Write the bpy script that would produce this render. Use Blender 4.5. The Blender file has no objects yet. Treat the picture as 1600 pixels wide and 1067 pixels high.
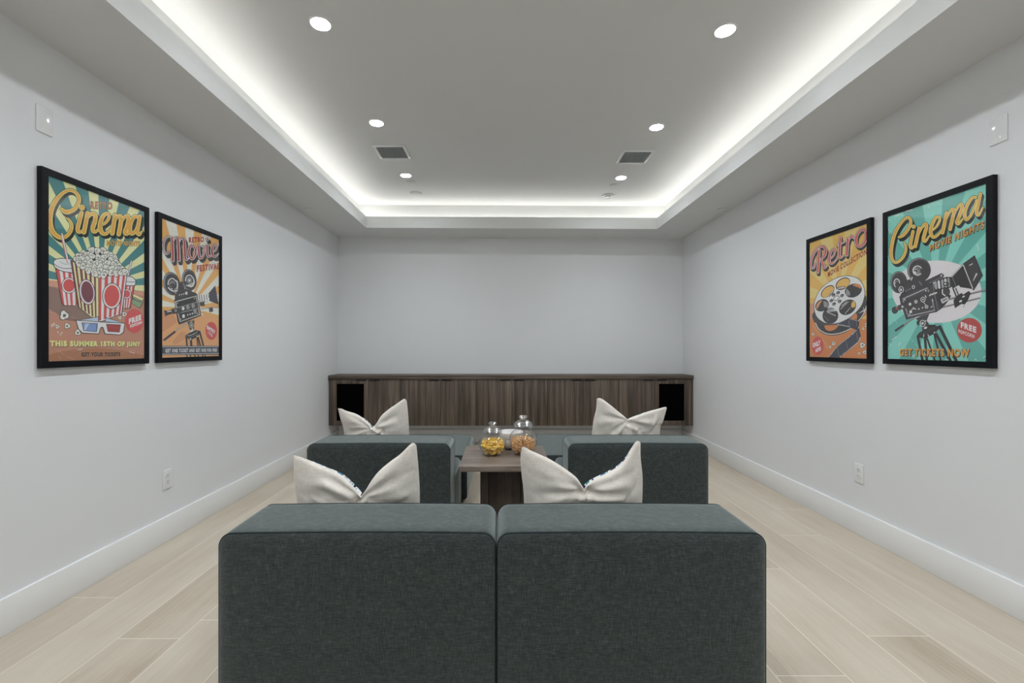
import bpy, bmesh, math, random
import numpy as np
from mathutils import Vector, Matrix

SC = bpy.context.scene
COL = SC.collection
PI = math.pi

# ------------------------------------------------------------------ camera, world, exposure
CAM_H = 1.135
FPX = 711.0
cam_data = bpy.data.cameras.new('camera')
cam_data.sensor_width = 36.0
cam_data.lens = 36.0 * FPX / 1600.0
cam_data.shift_x = (800.0 - 785.0) / 1600.0
cam_data.shift_y = (541.7 - 533.5) / 1600.0
cam_data.clip_start = 0.05
cam = bpy.data.objects.new('camera', cam_data)
cam.location = (0, 0, CAM_H)
cam.rotation_euler = (PI / 2, 0, 0)
COL.objects.link(cam)
SC.camera = cam
world = bpy.data.worlds.new('world')
world.use_nodes = True
world.node_tree.nodes['Background'].inputs[0].default_value = (0.5, 0.5, 0.5, 1)
world.node_tree.nodes['Background'].inputs[1].default_value = 0.0
SC.world = world
SC.view_settings.view_transform = 'Standard'
SC.view_settings.look = 'None'
SC.view_settings.exposure = 0.28
SC.view_settings.gamma = 1.0
SC.view_settings.use_curve_mapping = False
SC.cycles.use_denoising = True
SC.cycles.max_bounces = 14
SC.cycles.diffuse_bounces = 8
SC.cycles.glossy_bounces = 5
SC.cycles.transparent_max_bounces = 24
SC.cycles.sample_clamp_indirect = 6.0
DOWNLIGHT_POWER = 175.0      # emission strength of a downlight lens
COVE_POWER = 8.5           # emission strength of the cove tape
SPOT_WATTS = 30.0             # downward beam of each downlight
DOWN_COL = (0.90, 0.955, 1.0)
COVE_COL = (1.0, 0.992, 0.96)

# ------------------------------------------------------------------ room measures (metres)
XL, XR = -1.967, 2.160          # side walls
YB, YR = 5.45, -2.60            # screen wall, rear wall
SOF = CAM_H + 1.300             # underside of the soffit
LIP = CAM_H + 1.424             # top of the lip that hides the cove
CEIL = CAM_H + 1.603            # raised ceiling
TXL, TXR, TYB, TYR = -1.495, 1.700, 4.995, -2.10     # inner edge of the soffit
WXL, WXR, WYB, WYR = -1.630, 1.838, 5.164, -2.25     # back of the cove trough
KS = 0.0045                     # the ceiling falls slightly to the right


def cz(x, z):
    return z - KS * x


# ------------------------------------------------------------------ small helpers
def srgb(r, g, b):
    def f(c):
        c /= 255.0
        return c / 12.92 if c <= 0.04045 else ((c + 0.055) / 1.055) ** 2.4
    return (f(r), f(g), f(b), 1.0)


class NT:
    def __init__(self, name):
        self.m = bpy.data.materials.new(name)
        self.m.use_nodes = True
        self.t = self.m.node_tree
        self.b = self.t.nodes['Principled BSDF']
        self.out = self.t.nodes['Material Output']

    def n(self, typ, **kw):
        nd = self.t.nodes.new(typ)
        for k, v in kw.items():
            if k.startswith('i_'):
                nd.inputs[k[2:].replace('_', ' ')].default_value = v
            elif k.startswith('n_'):
                nd.inputs[int(k[2:])].default_value = v
            else:
                setattr(nd, k, v)
        return nd

    def l(self, a, b):
        self.t.links.new(a, b)

    def ramp(self, fac, stops, interp='LINEAR'):
        r = self.n('ShaderNodeValToRGB')
        r.color_ramp.interpolation = interp
        el = r.color_ramp.elements
        while len(el) < len(stops):
            el.new(0.5)
        for e, (p, c) in zip(el, stops):
            e.position = p
            e.color = c if len(c) == 4 else (*c, 1)
        self.l(fac, r.inputs[0])
        return r.outputs[0]

    def mix(self, fac, a, b, mode='MIX'):
        m = self.n('ShaderNodeMix', data_type='RGBA', blend_type=mode)
        for s, v in ((m.inputs[0], fac), (m.inputs[6], a), (m.inputs[7], b)):
            if hasattr(v, 'links'):
                self.l(v, s)
            else:
                s.default_value = v
        return m.outputs[2]

    def mth(self, op, a, b=0.0):
        m = self.n('ShaderNodeMath', operation=op)
        for s, v in ((m.inputs[0], a), (m.inputs[1], b)):
            if hasattr(v, 'links'):
                self.l(v, s)
            else:
                s.default_value = v
        return m.outputs[0]

    def coords(self, scale=(1, 1, 1), loc=(0, 0, 0), kind='Object'):
        tc = self.n('ShaderNodeTexCoord')
        mp = self.n('ShaderNodeMapping')
        mp.inputs['Scale'].default_value = scale
        mp.inputs['Location'].default_value = loc
        self.l(tc.outputs[kind], mp.inputs[0])
        return mp.outputs[0]

    def noise(self, vec, scale, detail=3.0, rough=0.55):
        nz = self.n('ShaderNodeTexNoise')
        nz.inputs['Scale'].default_value = scale
        nz.inputs['Detail'].default_value = detail
        nz.inputs['Roughness'].default_value = rough
        self.l(vec, nz.inputs['Vector'])
        return nz.outputs[0]

    def bump(self, h, strength, dist):
        b = self.n('ShaderNodeBump')
        b.inputs['Strength'].default_value = strength
        b.inputs['Distance'].default_value = dist
        self.l(h, b.inputs['Height'])
        self.l(b.outputs[0], self.b.inputs['Normal'])

    def set(self, col=None, rough=0.5, spec=0.5, metal=0.0):
        if col is not None:
            if hasattr(col, 'links'):
                self.l(col, self.b.inputs['Base Color'])
            else:
                self.b.inputs['Base Color'].default_value = col if len(col) == 4 else (*col, 1)
        self.b.inputs['Roughness'].default_value = rough
        self.b.inputs['Specular IOR Level'].default_value = spec
        self.b.inputs['Metallic'].default_value = metal
        return self.m


def plain(name, col, rough=0.5, spec=0.5, metal=0.0):
    return NT(name).set(col, rough, spec, metal)


def mat_paint(name, col, rough=0.6, bump=0.02):
    t = NT(name)
    v = t.coords()
    n = t.noise(v, 2.2, 3)
    c = t.mix(n, tuple(x * 0.985 for x in col) + (1,), tuple(min(1, x * 1.012) for x in col) + (1,))
    t.bump(t.noise(v, 260, 2), bump, 0.001)
    return t.set(c, rough, 0.3)


def mat_fabric():
    t = NT('upholstery_charcoal')
    v = t.coords()
    warp = t.noise(t.coords((620, 620, 45)), 1.0, 3, 0.7)
    weft = t.noise(t.coords((45, 45, 620)), 1.0, 3, 0.7)
    heather = t.noise(v, 55, 4, 0.7)
    s = t.mth('ADD', t.mth('MULTIPLY', t.mth('ADD', warp, weft), 0.44), t.mth('MULTIPLY', heather, 0.12))
    c = t.ramp(s, [(0.32, (0.009, 0.0125, 0.0125)), (0.50, (0.033, 0.042, 0.0415)), (0.68, (0.112, 0.126, 0.119))])
    t.bump(t.mth('ADD', warp, weft), 0.35, 0.0012)
    t.set(c, 0.85, 0.25)
    t.b.inputs['Sheen Weight'].default_value = 0.62
    t.b.inputs['Sheen Roughness'].default_value = 0.45
    t.b.inputs['Sheen Tint'].default_value = (0.78, 0.88, 0.875, 1)
    return t.m


def mat_linen():
    t = NT('linen_cream')
    v = t.coords()
    warp = t.noise(t.coords((620, 620, 40)), 1.0, 2, 0.7)
    weft = t.noise(t.coords((40, 40, 620)), 1.0, 2, 0.7)
    s = t.mth('ADD', t.mth('MULTIPLY', t.mth('ADD', warp, weft), 0.42), t.mth('MULTIPLY', t.noise(v, 30, 3), 0.16))
    c = t.ramp(s, [(0.30, (0.58, 0.525, 0.455)), (0.50, (0.785, 0.730, 0.665)), (0.70, (0.89, 0.855, 0.80))])
    t.bump(t.mth('ADD', warp, weft), 0.25, 0.0010)
    t.set(c, 0.9, 0.15)
    t.b.inputs['Sheen Weight'].default_value = 0.15
    return t.m


def mat_pattern():
    # woven brick pattern of teal, navy, grey and pale blue blocks on white
    t = NT('cushion_pattern')
    v = t.coords((1, 1, 1))
    sep = t.n('ShaderNodeSeparateXYZ')
    t.l(v, sep.inputs[0])
    cmb = t.n('ShaderNodeCombineXYZ')
    t.l(sep.outputs[0], cmb.inputs[0])
    t.l(sep.outputs[2], cmb.inputs[1])
    br = t.n('ShaderNodeTexBrick')
    br.inputs['Scale'].default_value = 1.0
    br.inputs['Brick Width'].default_value = 0.030
    br.inputs['Row Height'].default_value = 0.016
    br.inputs['Mortar Size'].default_value = 0.0016
    br.inputs['Color1'].default_value = (0, 0, 0, 1)
    br.inputs['Color2'].default_value = (1, 1, 1, 1)
    t.l(cmb.outputs[0], br.inputs['Vector'])
    blocks = t.ramp(br.outputs['Color'], [(0.0, srgb(40, 44, 84)), (0.17, srgb(214, 216, 220)),
                                          (0.36, srgb(30, 134, 140)), (0.50, srgb(150, 166, 190)),
                                          (0.68, srgb(226, 226, 222)), (0.82, srgb(165, 168, 172)),
                                          (0.93, srgb(62, 108, 150))], 'CONSTANT')
    c = t.mix(br.outputs['Fac'], blocks, (0.74, 0.74, 0.72, 1))
    t.set(c, 0.9, 0.15)
    return t.m


def mat_wood_cabinet():
    t = NT('wood_walnut_vertical')
    oi = t.n('ShaderNodeObjectInfo')
    tc = t.n('ShaderNodeTexCoord')
    off = t.n('ShaderNodeVectorMath', operation='SCALE')
    off.inputs[0].default_value = (7.3, 3.1, 1.7)
    t.l(oi.outputs['Random'], off.inputs['Scale'])
    ad = t.n('ShaderNodeVectorMath', operation='ADD')
    t.l(tc.outputs['Object'], ad.inputs[0])
    t.l(off.outputs[0], ad.inputs[1])

    def mp(sc):
        m = t.n('ShaderNodeMapping')
        m.inputs['Scale'].default_value = sc
        t.l(ad.outputs[0], m.inputs[0])
        return m.outputs[0]
    wide = t.noise(mp((26, 26, 0.9)), 1.0, 3, 0.6)
    fine = t.noise(mp((150, 150, 2.2)), 1.0, 3, 0.65)
    s = t.mth('ADD', t.mth('MULTIPLY', wide, 0.62), t.mth('MULTIPLY', fine, 0.38))
    c = t.ramp(s, [(0.32, (0.030, 0.021, 0.015)), (0.45, (0.080, 0.058, 0.044)),
                   (0.55, (0.138, 0.106, 0.081)), (0.68, (0.255, 0.200, 0.152))])
    t.bump(fine, 0.15, 0.0006)
    return t.set(c, 0.48, 0.4)


def mat_wood_table(name, axis):
    t = NT(name)
    sc1 = {'x': (2.0, 22, 22), 'z': (22, 22, 1.6)}[axis]
    sc2 = {'x': (6.0, 120, 120), 'z': (110, 110, 5.0)}[axis]
    wide = t.noise(t.coords(sc1), 1.0, 4, 0.6)
    fine = t.noise(t.coords(sc2), 1.0, 3, 0.65)
    blot = t.noise(t.coords((1, 1, 1)), 9.0, 2, 0.5)
    s = t.mth('ADD', t.mth('ADD', t.mth('MULTIPLY', wide, 0.5), t.mth('MULTIPLY', fine, 0.25)), t.mth('MULTIPLY', blot, 0.25))
    if axis == 'x':
        stops = [(0.30, (0.070, 0.050, 0.039)), (0.46, (0.155, 0.120, 0.097)), (0.58, (0.240, 0.195, 0.162)), (0.72, (0.36, 0.29, 0.235))]
    else:
        stops = [(0.30, (0.016, 0.011, 0.008)), (0.46, (0.036, 0.026, 0.019)), (0.60, (0.072, 0.053, 0.040)), (0.74, (0.13, 0.10, 0.075))]
    c = t.ramp(s, stops)
    t.bump(fine, 0.1, 0.0005)
    return t.set(c, 0.36, 0.5)


def mat_floor():
    t = NT('floor_oak')
    at = t.n('ShaderNodeAttribute', attribute_name='plank')
    tone = at.outputs['Fac']
    tc = t.n('ShaderNodeTexCoord')
    off = t.n('ShaderNodeVectorMath', operation='SCALE')
    off.inputs[0].default_value = (13.0, 31.0, 5.0)
    t.l(tone, off.inputs['Scale'])
    ad = t.n('ShaderNodeVectorMath', operation='ADD')
    t.l(tc.outputs['Object'], ad.inputs[0])
    t.l(off.outputs[0], ad.inputs[1])

    def mp(sc):
        m = t.n('ShaderNodeMapping')
        m.inputs['Scale'].default_value = sc
        t.l(ad.outputs[0], m.inputs[0])
        return m.outputs[0]
    wide = t.noise(mp((7, 0.8, 7)), 1.0, 5, 0.6)
    fine = t.noise(mp((75, 3.5, 75)), 1.0, 4, 0.75)
    cloud = t.noise(mp((3.0, 1.6, 3.0)), 1.0, 3, 0.5)
    s = t.mth('ADD', t.mth('MULTIPLY', wide, 0.40), t.mth('ADD', t.mth('MULTIPLY', fine, 0.28), t.mth('MULTIPLY', cloud, 0.32)))
    s = t.mth('ADD', s, t.mth('MULTIPLY', t.mth('SUBTRACT', tone, 0.5), 0.10))
    c = t.ramp(s, [(0.28, (0.390, 0.318, 0.238)), (0.43, (0.500, 0.430, 0.342)),
                   (0.56, (0.560, 0.494, 0.405)), (0.74, (0.640, 0.580, 0.492))])
    t.bump(fine, 0.12, 0.0006)
    return t.set(c, 0.48, 0.35)


def mat_glass(name, f0=0.04, rough=0.0, tint=(1, 1, 1, 1)):
    """thin clear glass: transparent, with a mirror share that rises towards grazing angles"""
    t = NT(name)
    t.t.nodes.remove(t.b)
    lw = t.n('ShaderNodeLayerWeight')
    lw.inputs['Blend'].default_value = 0.5
    f5 = t.mth('POWER', lw.outputs['Facing'], 5.0)
    fr = t.mth('ADD', t.mth('MULTIPLY', f5, 1.0 - f0), f0)
    tr = t.n('ShaderNodeBsdfTransparent')
    tr.inputs[0].default_value = tint
    gl = t.n('ShaderNodeBsdfGlossy')
    gl.inputs['Roughness'].default_value = rough
    mx = t.n('ShaderNodeMixShader')
    t.l(fr, mx.inputs[0])
    t.l(tr.outputs[0], mx.inputs[1])
    t.l(gl.outputs[0], mx.inputs[2])
    t.l(mx.outputs[0], t.out.inputs['Surface'])
    return t.m


def mat_emit(name, col, strength):
    t = NT(name)
    t.t.nodes.remove(t.b)
    e = t.n('ShaderNodeEmission')
    e.inputs[0].default_value = (*col, 1)
    e.inputs[1].default_value = strength
    t.l(e.outputs[0], t.out.inputs['Surface'])
    return t.m


M = {
    'wall': mat_paint('paint_wall', (0.770, 0.780, 0.795)),
    'ceil': mat_paint('paint_ceiling', (0.702, 0.705, 0.694)),
    'trim': mat_paint('paint_trim', (0.84, 0.845, 0.845), 0.35, 0.005),
    'fabric': mat_fabric(),
    'cord': plain('cord_dark', (0.020, 0.027, 0.029), 0.8, 0.2),
    'foot': plain('plastic_black', (0.012, 0.012, 0.012), 0.5),
    'linen': mat_linen(),
    'pattern': mat_pattern(),
    'cab': mat_wood_cabinet(),
    'tabtop': mat_wood_table('wood_table_top', 'x'),
    'tableg': mat_wood_table('wood_table_base', 'z'),
    'floor': mat_floor(),
    'seam': plain('floor_seam_glint', (0.78, 0.72, 0.63), 0.6, 0.3),  # limed filler tone, with the catch of light on plank bevels painted in
    'black': plain('black_metal', (0.010, 0.010, 0.011), 0.45, 0.4),
    'cloth': plain('speaker_cloth', (0.0022, 0.0022, 0.0026), 1.0, 0.0),
    'frame': plain('frame_black', (0.0045, 0.0060, 0.0085), 0.48, 0.18),
    'back': plain('backing_board', (0.30, 0.25, 0.19), 0.9, 0.1),
    'plate': plain('plastic_white', (0.80, 0.805, 0.81), 0.10, 0.5),
    'slot': plain('slot_dark', (0.05, 0.05, 0.05), 0.6),
    'duct': plain('duct_dark', (0.035, 0.040, 0.044), 0.7, 0.2),
    'slat': plain('vent_slat', (0.40, 0.43, 0.445), 0.5),
    'ceramic': plain('ceramic_white', (0.82, 0.81, 0.80), 0.18, 0.5),
    'glass': mat_glass('jar_glass', 0.075, 0.02, (0.985, 0.985, 0.985, 1)),
    'lid': mat_glass('lid_glass', 0.27, 0.16, (0.985, 0.985, 0.985, 1)),
    'pane': mat_glass('picture_glazing', 0.065, 0.02),
    'lens': mat_emit('downlight_lens', DOWN_COL, DOWNLIGHT_POWER),
    'cove': mat_emit('cove_tape', COVE_COL, COVE_POWER),
}


def mat_puff():
    t = NT('corn_puff_yellow')
    n = t.noise(t.coords(), 70, 3)
    c = t.ramp(n, [(0.3, (0.98, 0.56, 0.04)), (0.6, (1.0, 0.76, 0.18))])
    t.bump(t.noise(t.coords(), 300, 2), 0.5, 0.001)
    return t.set(c, 0.7, 0.2)


def mat_pretzel():
    t = NT('pretzel_baked')
    n = t.noise(t.coords(), 90, 3)
    c = t.ramp(n, [(0.3, (0.62, 0.30, 0.09)), (0.6, (0.97, 0.67, 0.34))])
    return t.set(c, 0.45, 0.4)


M['puff'] = mat_puff()
M['pretzel'] = mat_pretzel()


class MB:
    """collects shapes for ONE mesh object"""

    def __init__(self):
        self.v, self.f, self.mi, self.sm = [], [], [], []
        self.mats = []

    def mat(self, m):
        if m not in self.mats:
            self.mats.append(m)
        return self.mats.index(m)

    def add(self, verts, faces, m, smooth=False, xf=None):
        o = len(self.v)
        k = self.mat(m)
        for p in verts:
            p = Vector(p)
            self.v.append(tuple(xf @ p if xf else p))
        for f in faces:
            self.f.append(tuple(i + o for i in f))
            self.mi.append(k)
            self.sm.append(smooth)
        return self

    def box(self, x0, x1, y0, y1, z0, z1, m, bevel=0.0, seg=2, xf=None):
        if bevel <= 0:
            vs = [(x, y, z) for z in (z0, z1) for y in (y0, y1) for x in (x0, x1)]
            fs = [(0, 2, 3, 1), (4, 5, 7, 6), (0, 1, 5, 4), (2, 6, 7, 3), (0, 4, 6, 2), (1, 3, 7, 5)]
            return self.add(vs, fs, m, False, xf)
        bm = bmesh.new()
        bmesh.ops.create_cube(bm, size=1.0)
        for v in bm.verts:
            v.co = Vector(((x0 + x1) / 2 + v.co.x * (x1 - x0), (y0 + y1) / 2 + v.co.y * (y1 - y0), (z0 + z1) / 2 + v.co.z * (z1 - z0)))
        bmesh.ops.bevel(bm, geom=bm.edges[:], offset=bevel, segments=seg, profile=0.5, affect='EDGES')
        bm.verts.index_update()
        vs = [v.co.copy() for v in bm.verts]
        fs = [[v.index for v in f.verts] for f in bm.faces]
        bm.free()
        return self.add(vs, fs, m, True, xf)

    def lathe(self, prof, m, n=40, xf=None, smooth=True, close=False):
        vs, fs = [], []
        for r, z in prof:
            for k in range(n):
                a = 2 * PI * k / n
                vs.append((r * math.cos(a), r * math.sin(a), z))
        R = len(prof)
        for i in range(R - 1 if not close else R):
            for k in range(n):
                a, b = i * n + k, i * n + (k + 1) % n
                c, d = ((i + 1) % R) * n + (k + 1) % n, ((i + 1) % R) * n + k
                fs.append((a, b, c, d))
        if not close:
            if prof[0][0] > 1e-6:
                fs.append(tuple(range(n - 1, -1, -1)))
            if prof[-1][0] > 1e-6:
                fs.append(tuple((R - 1) * n + k for k in range(n)))
        return self.add(vs, fs, m, smooth, xf)

    def tube(self, pts, r, m, n=6, closed=False, xf=None):
        pts = [Vector(p) for p in pts]
        N = len(pts)
        vs, fs = [], []
        up = None
        for i, p in enumerate(pts):
            a = pts[(i - 1) % N] if (closed or i > 0) else p
            b = pts[(i + 1) % N] if (closed or i < N - 1) else p
            t = (b - a).normalized()
            if up is None:
                up = t.orthogonal().normalized()
            up = (up - t * up.dot(t))
            up = up.normalized() if up.length > 1e-6 else t.orthogonal().normalized()
            w = t.cross(up)
            rr = r[i] if isinstance(r, (list, tuple)) else r
            for k in range(n):
                q = 2 * PI * k / n
                vs.append(p + (up * math.cos(q) + w * math.sin(q)) * rr)
        for i in range(N if closed else N - 1):
            for k in range(n):
                j = (i + 1) % N
                fs.append((i * n + k, i * n + (k + 1) % n, j * n + (k + 1) % n, j * n + k))
        if not closed:
            fs.append(tuple(range(n - 1, -1, -1)))
            fs.append(tuple((N - 1) * n + k for k in range(n)))
        return self.add(vs, fs, m, True, xf)

    def build(self, name, parent=None, loc=None, sharp=35):
        me = bpy.data.meshes.new(name)
        me.from_pydata(self.v, [], self.f)
        for m in self.mats:
            me.materials.append(m)
        me.polygons.foreach_set('material_index', self.mi)
        me.polygons.foreach_set('use_smooth', self.sm)
        me.update()
        if any(self.sm):
            me.set_sharp_from_angle(angle=math.radians(sharp))
        o = bpy.data.objects.new(name, me)
        COL.objects.link(o)
        if parent:
            o.parent = parent
        if loc:
            o.location = loc
        return o


def tag(o, label, cat, group=None):
    o['label'] = label
    o['category'] = cat
    if group:
        o['group'] = group
    return o


def thing(name, label, cat, loc=(0, 0, 0), rz=0.0, group=None):
    o = bpy.data.objects.new(name, None)
    o.empty_display_size = 0.1
    COL.objects.link(o)
    o.location = loc
    o.rotation_euler = (0, 0, rz)
    return tag(o, label, cat, group)


def structure(o):
    o['kind'] = 'structure'
    return o


# ------------------------------------------------------------------ room shell
T = 0.12
structure(MB().box(XL - T, XL, YR - T, YB + T, -0.1, 3.0, M['wall']).build('wall_left'))
structure(MB().box(XR, XR + T, YR - T, YB + T, -0.1, 3.0, M['wall']).build('wall_right'))
structure(MB().box(XL, XR, YB, YB + T, -0.1, 3.0, M['wall']).build('wall_back'))
structure(MB().box(XL, XR, YR - T, YR, -0.1, 3.0, M['wall']).build('wall_front'))

# floor: oak planks laid along the room, slim seams between them, painted pale like bevels catching light
PW, POFF = 0.2440, 1.430
random.seed(11)
KNOWN = {  # plank index -> joints read off the floor
}
fl_v, fl_f, fl_m, fl_t = [], [], [], []


def fquad(x0, x1, y0, y1, z, mi, tone):
    o = len(fl_v)
    fl_v.extend([(x0, y0, z), (x1, y0, z), (x1, y1, z), (x0, y1, z)])
    fl_f.append((o, o + 1, o + 2, o + 3))
    fl_m.append(mi)
    fl_t.append(tone)


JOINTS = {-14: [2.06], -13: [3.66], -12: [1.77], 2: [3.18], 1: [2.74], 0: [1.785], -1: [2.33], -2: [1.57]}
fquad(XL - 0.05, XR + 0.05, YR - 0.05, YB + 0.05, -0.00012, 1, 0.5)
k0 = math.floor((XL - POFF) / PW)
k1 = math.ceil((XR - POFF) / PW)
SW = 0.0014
for k in range(k0, k1):
    x0, x1 = POFF + k * PW, POFF + (k + 1) * PW
    js = sorted(JOINTS.get(k, [random.uniform(0.5, 3.5)]))
    ys = [js[0]]
    while ys[0] > YR:
        ys.insert(0, ys[0] - random.uniform(2.15, 2.5))
    while ys[-1] < YB:
        ys.append(ys[-1] + random.uniform(2.15, 2.5))
    for a, b in zip(ys[:-1], ys[1:]):
        a, b = max(a, YR - 0.04), min(b, YB + 0.04)
        if b - a < 0.02:
            continue
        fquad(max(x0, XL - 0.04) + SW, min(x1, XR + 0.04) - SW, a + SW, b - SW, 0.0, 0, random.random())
me = bpy.data.meshes.new('floor')
me.from_pydata(fl_v, [], fl_f)
me.materials.append(M['floor'])
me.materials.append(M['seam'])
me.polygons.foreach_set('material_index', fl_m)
at = me.attributes.new('plank', 'FLOAT', 'FACE')
at.data.foreach_set('value', fl_t)
fo = bpy.data.objects.new('floor', me)
COL.objects.link(fo)
structure(fo)

# raised ceiling
bm_ = MB()
bm_.add([(WXL - .05, WYR - .05, cz(WXL - .05, CEIL)), (WXR + .05, WYR - .05, cz(WXR + .05, CEIL)),
         (WXR + .05, WYB + .05, cz(WXR + .05, CEIL)), (WXL - .05, WYB + .05, cz(WXL - .05, CEIL)),
         (WXL - .05, WYR - .05, CEIL + .08), (WXR + .05, WYR - .05, CEIL + .08),
         (WXR + .05, WYB + .05, CEIL + .08), (WXL - .05, WYB + .05, CEIL + .08)],
        [(3, 2, 1, 0), (4, 5, 6, 7), (0, 1, 5, 4), (1, 2, 6, 5), (2, 3, 7, 6), (3, 0, 4, 7)], M['ceil'])
structure(bm_.build('ceiling'))

# soffit ring: profile swept round the four sides
TRO = SOF + 0.082               # floor of the trough
LT = 0.020                      # lip thickness


def ring(xl, xr, yb, yr, z):
    return [(xl, yr, cz(xl, z)), (xr, yr, cz(xr, z)), (xr, yb, cz(xr, z)), (xl, yb, cz(xl, z))]


prof = [ring(XL, XR, YB, YR, SOF), ring(TXL, TXR, TYB, TYR, SOF), ring(TXL, TXR, TYB, TYR, LIP),
        ring(TXL - LT, TXR + LT, TYB + LT, TYR - LT, LIP), ring(TXL - LT, TXR + LT, TYB + LT, TYR - LT, TRO),
        ring(WXL, WXR, WYB, WYR, TRO), ring(WXL, WXR, WYB, WYR, CEIL + 0.03), ring(XL, XR, YB, YR, CEIL + 0.03)]
vs = [p for r in prof for p in r]
fs = []
for i in range(len(prof) - 1):
    for k in range(4):
        a, b = i * 4 + k, i * 4 + (k + 1) % 4
        fs.append((a, b, b + 4, a + 4))
structure(MB().add(vs, fs, M['ceil']).build('trim_1'))

# baseboards
BH, BT = 0.147, 0.015
structure(MB().box(XL, XL + BT, YR, YB, 0, BH, M['trim'], 0.002).build('baseboard_left'))
structure(MB().box(XR - BT, XR, YR, YB, 0, BH, M['trim'], 0.002).build('baseboard_right'))
structure(MB().box(XL + BT, XR - BT, YB - BT, YB, 0, BH, M['trim'], 0.002).build('baseboard_back'))
structure(MB().box(XL + BT, XR - BT, YR, YR + BT, 0, BH, M['trim'], 0.002).build('baseboard_front'))

# ------------------------------------------------------------------ lights of the room
# cove tape: one strip along each side of the trough
CT = 0.012
yy0, yy1 = WYR + 0.03, WYB - 0.03
zt = TRO
for nm, lab, bx in (
    ('cove_light_strip', 'glowing cove light strip hidden behind the left ceiling lip', (WXL + .028, WXL + .054, yy0, yy1)),
    ('cove_light_strip', 'glowing cove light strip hidden behind the right ceiling lip', (WXR - .054, WXR - .028, yy0, yy1)),
    ('cove_light_strip', 'glowing cove light strip hidden behind the far ceiling lip', (WXL + .09, WXR - .09, WYB - .054, WYB - .028)),
    ('cove_light_strip', 'glowing cove light strip hidden behind the near ceiling lip', (WXL + .09, WXR - .09, WYR + .028, WYR + .054)),
):
    x0, x1, y0, y1 = bx
    vs = []
    for dz in (0.0, CT):
        for (x, y) in ((x0, y0), (x1, y0), (x1, y1), (x0, y1)):
            vs.append((x, y, cz(x, zt) + dz))
    o = MB().add(vs, [(3, 2, 1, 0), (4, 5, 6, 7), (0, 1, 5, 4), (1, 2, 6, 5), (2, 3, 7, 6), (3, 0, 4, 7)], M['cove']).build(nm)
    tag(o, lab, 'light', 'cove light strips')

DL = [(-0.905, 2.264, 'left row, nearest in view'), (-0.904, 3.268, 'left row, middle'), (-0.905, 4.268, 'left row, farthest'),
      (1.126, 2.300, 'right row, nearest in view'), (1.122, 3.312, 'right row, middle'), (1.122, 4.304, 'right row, farthest')]
HID = [(-0.905, 1.264), (-0.905, 0.264), (-0.905, -0.736), (1.124, 1.30), (1.124, 0.30), (1.124, -0.70)]
DLAB = {0: 'recessed round ceiling downlight, nearest visible one of the left row',
        1: 'recessed round ceiling downlight just before the left vent grille',
        2: 'small recessed downlight beyond the left vent grille',
        3: 'recessed round ceiling downlight, nearest visible one of the right row',
        4: 'recessed round ceiling downlight just before the right vent grille',
        5: 'small recessed downlight beyond the right vent grille'}
for i, (x, y) in enumerate([(d[0], d[1]) for d in DL] + HID):
    z = cz(x, CEIL)
    lab = DLAB.get(i, 'recessed round ceiling downlight overhead, behind the viewpoint')
    t = thing('downlight', lab, 'ceiling light', (x, y, z), 0, 'recessed ceiling downlights')
    MB().lathe([(0.046, -0.0006), (0.047, -0.0035), (0.055, -0.0032), (0.0575, 0.0004), (0.046, 0.0004)], M['plate'], 48, close=True).build('trim_ring', t)
    MB().lathe([(0.0001, -0.0010), (0.0458, -0.0010), (0.0458, 0.0003), (0.0001, 0.0003)], M['lens'], 40).build('lens', t)
    ld = bpy.data.lights.new('downlight_beam', 'SPOT')
    ld.energy = SPOT_WATTS
    ld.color = DOWN_COL
    ld.spot_size = math.radians(128)
    ld.spot_blend = 1.0
    ld.shadow_soft_size = 0.040
    lo = bpy.data.objects.new('downlight_beam', ld)
    COL.objects.link(lo)
    lo.parent = t
    lo.location = (0, 0, -0.006)

# ------------------------------------------------------------------ wall-hung console of five two-door units
CY0, CY1 = 5.140, YB - 0.002
CZ0, CZ1, CZT = 0.243, 0.768, 0.812
EDGE = [-1.940, -1.519, -1.107, -0.702, -0.297, 0.108, 0.510, 0.915, 1.320, 1.725, 2.132]
TAB = 0.115


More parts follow.
